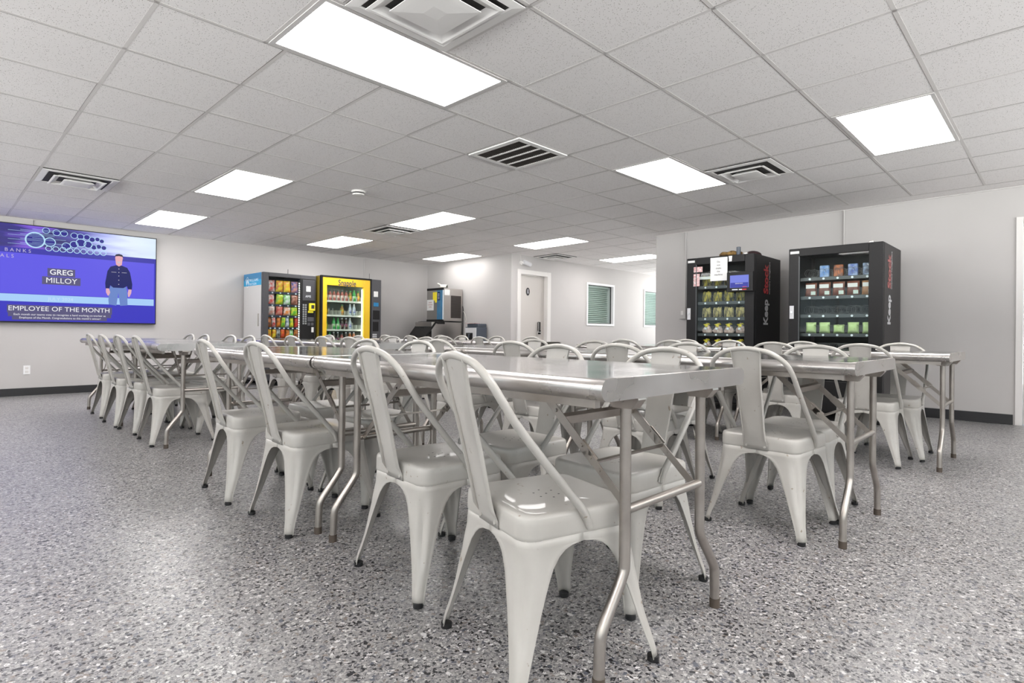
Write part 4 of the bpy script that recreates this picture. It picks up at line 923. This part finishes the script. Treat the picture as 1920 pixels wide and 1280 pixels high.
# notice, stickers, touch screen
nt = thing('paper_notice', 'white printed paper notice taped to the left black machine', 'notice'); Q = rA.matrix_basis
bm = newbm(); box(bm, (0, -.0012, 0), (.208, 0, .277)); obj('sheet', bm, M['paper'], nt)
for k, s in enumerate(('Do', 'not', 'shake', 'the', 'machine')): text('lettering', s, .030, M['ink'], (.10, -.0018, .225 - .038 * k), (1, 0, 0), (0, 0, 1), nt)
put(nt, rA, .305, -.001, 1.527)
bm = newbm(); vs = [bm.verts.new(p_) for p_ in ((0, 0, 0), (.035, -.004, 0), (.04, -.002, .065), (-.005, 0, .065), (.002, -.001, .02))]; bm.faces.new([vs[0], vs[1], vs[2], vs[3], vs[4]]); o = obj('tape_scrap', bm, M['paper']); solid(o, .0008); put(o, rA, .53, -.002, 1.745)
tag(o, 'torn scrap of white tape beside the paper notice', 'tape')
for x0, x1, z0, z1, s in ((.092, .205, 1.645, 1.71, 'upper'), (.090, .170, 1.475, 1.625, 'lower')):
    bm = newbm(); box(bm, (x0, -.001, z0), (x1, 0, z1)); o = obj('sticker', bm, M['pinkprint']); put(o, rA, 0, 0, 0); tag(o, '%s red and white sticker at the left edge of the machine window' % s, 'sticker')
bm = newbm(); box(bm, (.535, -.07, 1.385), (.835, -.002, 1.612), .006); ts = obj('touch_screen', bm, M['machine'], rA)
bm = newbm(); box(bm, (.575, -.0715, 1.43), (.79, -.0705, 1.572)); dp = obj('display', bm, emis('ts_blue', (.22, .26, .80), 1), ts)
bm = newbm(); box(bm, (.58, -.0722, 1.432), (.785, -.0716, 1.487)); obj('display_text_block', bm, emis('ts_dark', (.07, .08, .42), 1), dp)
text('lettering', 'SERVICE INFO', .014, ew, (.68, -.0726, 1.476), (1, 0, 0), (0, 0, 1), dp); bm = newbm(); box(bm, (.72, -.0726, 1.434), (.77, -.072, 1.440)); obj('display_bar', bm, M['red'], dp)
bm = newbm(); box(bm, (.60, -.0725, 1.402), (.665, -.0705, 1.413)); box(bm, (.68, -.0725, 1.402), (.715, -.0705, 1.413)); obj('nameplate', bm, M['whitelet'], ts)
bm = newbm(); box(bm, (.716, -.0725, 1.402), (.765, -.0705, 1.413)); obj('nameplate', bm, M['red'], ts)
# things lying on top of machine A
bm = newbm(); bmesh.ops.create_icosphere(bm, subdivisions=3, radius=1)
for v_ in bm.verts:
    c_ = v_.co; c_.x *= .14; c_.y *= .085; c_.z = max(0, c_.z * .035 + .025) + .008 * math.sin(c_.x * 55) * (c_.z > 0); 
o = obj('camouflage_cap', bm, M['camo'], None, True); put(o, rA, .50, .12, HA + .001); tag(o, 'brown camouflage cloth cap lying on the left black machine', 'cap')
bm = newbm(); lathe(bm, [(.022, 0), (.024, .004), (.024, .09), (.020, .094)], 18); o = obj('canister', bm, M['slate'], None, True); put(o, rA, .617, .06, HA + .001); tag(o, 'small dark grey canister standing on the left black machine', 'canister')
bm = newbm(); bmesh.ops.create_icosphere(bm, subdivisions=3, radius=1)
for v_ in bm.verts: v_.co.x *= .095; v_.co.y *= .12; v_.co.z = max(0, v_.co.z) * .055
o = thing('baseball_cap', 'black and dark red baseball cap on the left black machine', 'cap'); obj('crown', bm, mat('cap_dark', (.03, .012, .014), .8), o, True)
bm = newbm(); lathe(bm, [(.0, .012), (.085, .006), (.085, .002), (0, .002)], 20); bmesh.ops.scale(bm, vec=(1.0, .8, 1), verts=bm.verts); bmesh.ops.translate(bm, vec=(.0, -.10, 0), verts=bm.verts); obj('visor', bm, mat('cap_red', (.12, .01, .015), .8), o, True)
put(o, rA, .72, .22, HA + .001)
# machine B stock
zsB = [1.51, 1.31, 1.115, .915, .72]
for ri, z in enumerate(zsB): pB = shelfrow(rB, z, .13, .80, 5)
pal = [(.10, .25, .60), (.55, .14, .03), (.07, .12, .45), (.05, .06, .12)]
for i, c_ in zip((1, 2, 3, 4), pal):
    bm = newbm(); box(bm, (-.045, -.02, 0), (.045, .02, .125), .008); o = obj('blue_pack' if i != 2 else 'orange_pack', bm, mottled('pack_print', c_, (.35, .45, .65) if i != 2 else (.05, .03, .03), .3, scale=26))
    put(o, rB, .13 + pB * (i + .5) - .01, .13, zsB[0] + .002); tag(o, '%s pack, %s on the top shelf of the right black machine' % ({1: 'bright blue', 2: 'orange and black', 3: 'deep blue', 4: 'dark navy'}[i], ORD[i]), 'pack', 'packs on the top shelf of the right machine')
for i in range(5):
    t = thing('brown_packet', 'brown packet with white label, %s on second shelf of right black machine' % ORD[i], 'packet', group='brown packets in the right black machine')
    o = pillow(.118, .145, .05, bagmat((.16, .05, .035), (.30, .12, .08)) if i < 4 else bagmat((.35, .16, .07), (.5, .28, .15)), 'bag'); o.parent = t
    bm = newbm(); box(bm, (-.045, -.028, .082), (.045, -.024, .122)); obj('sticker', bm, M['paper'], t)
    bm = newbm(); box(bm, (.005, -.026, .012), (.05, -.022, .05)); obj('corner_print', bm, mat('pale_mint', (.6, .68, .62), .4), t)
    put(t, rB, .13 + pB * (i + .5), .10, zsB[1] + .002, random.uniform(-.05, .05))
    o = pillow(.105, .115 if i != 2 else .09, .07, bagmat((.47, .64, .24), (.60, .76, .36)), 'green_packet'); put(o, rB, .13 + pB * (i + .5), .11, zsB[3] + .002, random.uniform(-.1, .1))
    tag(o, 'lime green packet, %s on the fourth shelf of the right black machine' % ORD[i], 'packet', 'green packets in the right black machine')

# ------------------------------------------------------------------ ice machine and dispenser in the alcove
IX, IY0, IY1 = 6.855, 5.60, 6.12
r = thing('ice_machine', 'stainless steel ice machine with blue front and open-hinged black bin lid', 'ice machine', (IX, IY0, 0))
W_, D_ = IY1 - IY0, XA - .02 - IX
bm = newbm(); box(bm, (-.28, .0, .10), (D_, W_, 1.075), .006); obj('bin', bm, M['steel_side'], r)
bm = newbm(); [cyl(bm, (x, y, 0), (x, y, .10), .02) for x in (-.22, D_ - .06) for y in (.06, W_ - .06)]; obj('foot', bm, M['machine'], r)
bm = newbm(); box(bm, (.012, 0, 1.10), (D_, W_, 1.735), .004); obj('ice_maker', bm, M['steel_side'], r)
bm = newbm(); box(bm, (0, 0.02, 1.13), (.012, W_, 1.70)); fp = obj('front_panel', bm, mat('steel_grey', (.30, .29, .28), .3, .6), r)
bm = newbm(); box(bm, (-.003, .03, 1.13), (0, .20, 1.70)); obj('blue_stripe', bm, mottled('blue_stripe', (.06, .17, .30), (.05, .22, .40), .3), fp)
bm = newbm(); box(bm, (-.004, .0, 1.10), (.002, .028, 1.735)); obj('white_edge', bm, M['whitelet'], fp)
bm = newbm(); box(bm, (-.006, 0, 1.70), (.014, W_, 1.745), .003); obj('trim_band', bm, M['machine'], fp)
bm = newbm(); box(bm, (-.012, 0, 1.075), (.014, W_, 1.13), .003); obj('trim_band', bm, M['machine'], fp)
bm = newbm(); box(bm, (-.005, .20, 1.50), (-.002, .33, 1.665)); box(bm, (-.005, .205, 1.46), (-.002, .26, 1.50)); obj('energy_label', bm, M['yel'], fp)
bm = newbm(); box(bm, (-.005, .105, 1.50), (-.002, .19, 1.665)); obj('info_label', bm, M['navy'], fp)
bm = newbm(); [box(bm, (-.006, .125, 1.53 + k * .03), (-.005, .17, 1.54 + k * .03)) for k in range(4)]; obj('info_text', bm, M['whitelet'], fp)
bm = newbm(); box(bm, (D_ - .30, -.004, 1.16), (D_ - .04, .002, 1.60), .001); vg = obj('side_vent', bm, mat('vent_brown', (.055, .045, .04), .5), r)
bm = newbm(); [box(bm, (D_ - .29, -.009, 1.175 + k * .03), (D_ - .05, -.004, 1.185 + k * .03)) for k in range(14)]; obj('vent_slat', bm, M['ventdark'], vg)
bm = newbm()
skin(bm, [[(-.30, y, .80), (-.06, y, 1.085), (.0, y, 1.085), (-.0, y, 1.05), (-.05, y, 1.045), (-.27, y, .785)] for y in (-.01, W_ + .01)], capb=True, capt=True)
bmesh.ops.translate(bm, vec=(-.14, 0, .0), verts=bm.verts); ld = obj('bin_lid', bm, M['machine'], r)
bm = newbm(); tube(bm, [(-.135, -.015, 1.07), (-.135, W_ + .015, 1.07)], .022, 10); box(bm, (-.15, -.02, 1.04), (.02, .02, 1.08), .004); obj('lid_hinge', bm, M['machine'], ld)
bm = newbm(); bar(bm, (-.30, W_ * .5 - .05, .965), (-.30, W_ * .5 + .05, .965), .02, .004, (1, 0, .9)); obj('lid_grip', bm, M['black'], ld)
bm = newbm(); tube(bm, catmull([(D_ - .01, -.02, 1.40), (D_ + .0, -.025, 1.30), (D_ - .0, -.02, 1.10), (D_ - .0, -.02, .6)]), .007, 8); obj('hose', bm, M['machine'], r, True)
bm = newbm(); tube(bm, catmull([(D_ - .01, -.03, 1.30), (D_ - .005, -.08, 1.26), (D_ - .005, -.12, 1.15), (D_ - .005, -.10, 1.08)]), .004, 6); obj('tube', bm, M['cream'], r, True)
n2 = thing('paper_notice', 'white paper notice taped low on the ice machine front', 'notice', (IX - .004, IY0 + .30, 1.31))
bm = newbm(); box(bm, (-.0012, 0, 0), (0, .215, .21)); obj('sheet', bm, M['paper'], n2)
for k, s in enumerate(('PLEASE', 'CLOSE LID', 'AFTER')): text('lettering', s, .030, M['redlet2'], (-.0018, .11, .155 - .045 * k), (0, -1, 0), (0, 0, 1), n2)
bm = newbm(); box(bm, (0, -.0012, 0), (.13, 0, .11)); o = obj('paper_sheet', bm, M['paper']); o.location = (IX + .02, IY0 - .001, 1.60); tag(o, 'small blank white paper on the side of the ice machine', 'paper')
s = thing('ice_scoop', 'white plastic ice scoop lying on top of the ice machine', 'scoop', (IX + .10, IY0 + .10, 1.746))
bm = newbm()
rg = []
for k in range(7):
    q = k / 6; rad = .05 * math.sin(PI * (.18 + .62 * q)); rg.append([(.02 + .0 * q, .16 * (1 - q) - .05, 0)] * 0 or [(rad * math.cos(a), .12 - .20 * q, .004 + .07 * (1 - .25 * q) * max(0, math.sin(a)) + .0) for a in [PI * j / 10 for j in range(11)]])
skin(bm, rg, close=False); sc_ = obj('bowl', bm, M['cream'], s, True); solid(sc_, .003)
bm = newbm(); tube(bm, catmull([(0, .10, .05), (0, .15, .075), (0, .21, .095)]), .013, 10); obj('handle', bm, M['cream'], s, True)
r = thing('water_dispenser', 'dark grey and silver water dispenser beside the ice machine', 'water dispenser', (7.075, 4.885, 0))
bm = newbm(); box(bm, (.0, 0, 0), (.26, .325, .985), .012); obj('body', bm, M['slate'], r)
bm = newbm(); box(bm, (.04, .005, .985), (.255, .32, 1.05), .012); obj('lid', bm, M['slate'], r)
bm = newbm(); box(bm, (-.012, .008, .02), (.0, .317, .97), .004); fc = obj('front_panel', bm, M['silver'], r)
bm = newbm(); box(bm, (-.016, .10, .60), (-.011, .29, .875), .003); obj('dispensing_bay', bm, M['machine'], fc)
bm = newbm(); cyl(bm, (-.03, .19, .78), (-.03, .19, .84), .012); box(bm, (-.04, .17, .84), (-.014, .21, .86), .003); obj('spout', bm, M['slate'], fc)
bm = newbm(); box(bm, (-.10, -.11, 0), (.10, .11, .008), .002); o = obj('booklet', bm, M['pinkprint']); o.location = (7.16, 5.085, 1.051); o.rotation_euler = (0, 0, .2); tag(o, 'red and white printed booklet lying on the water dispenser', 'booklet')
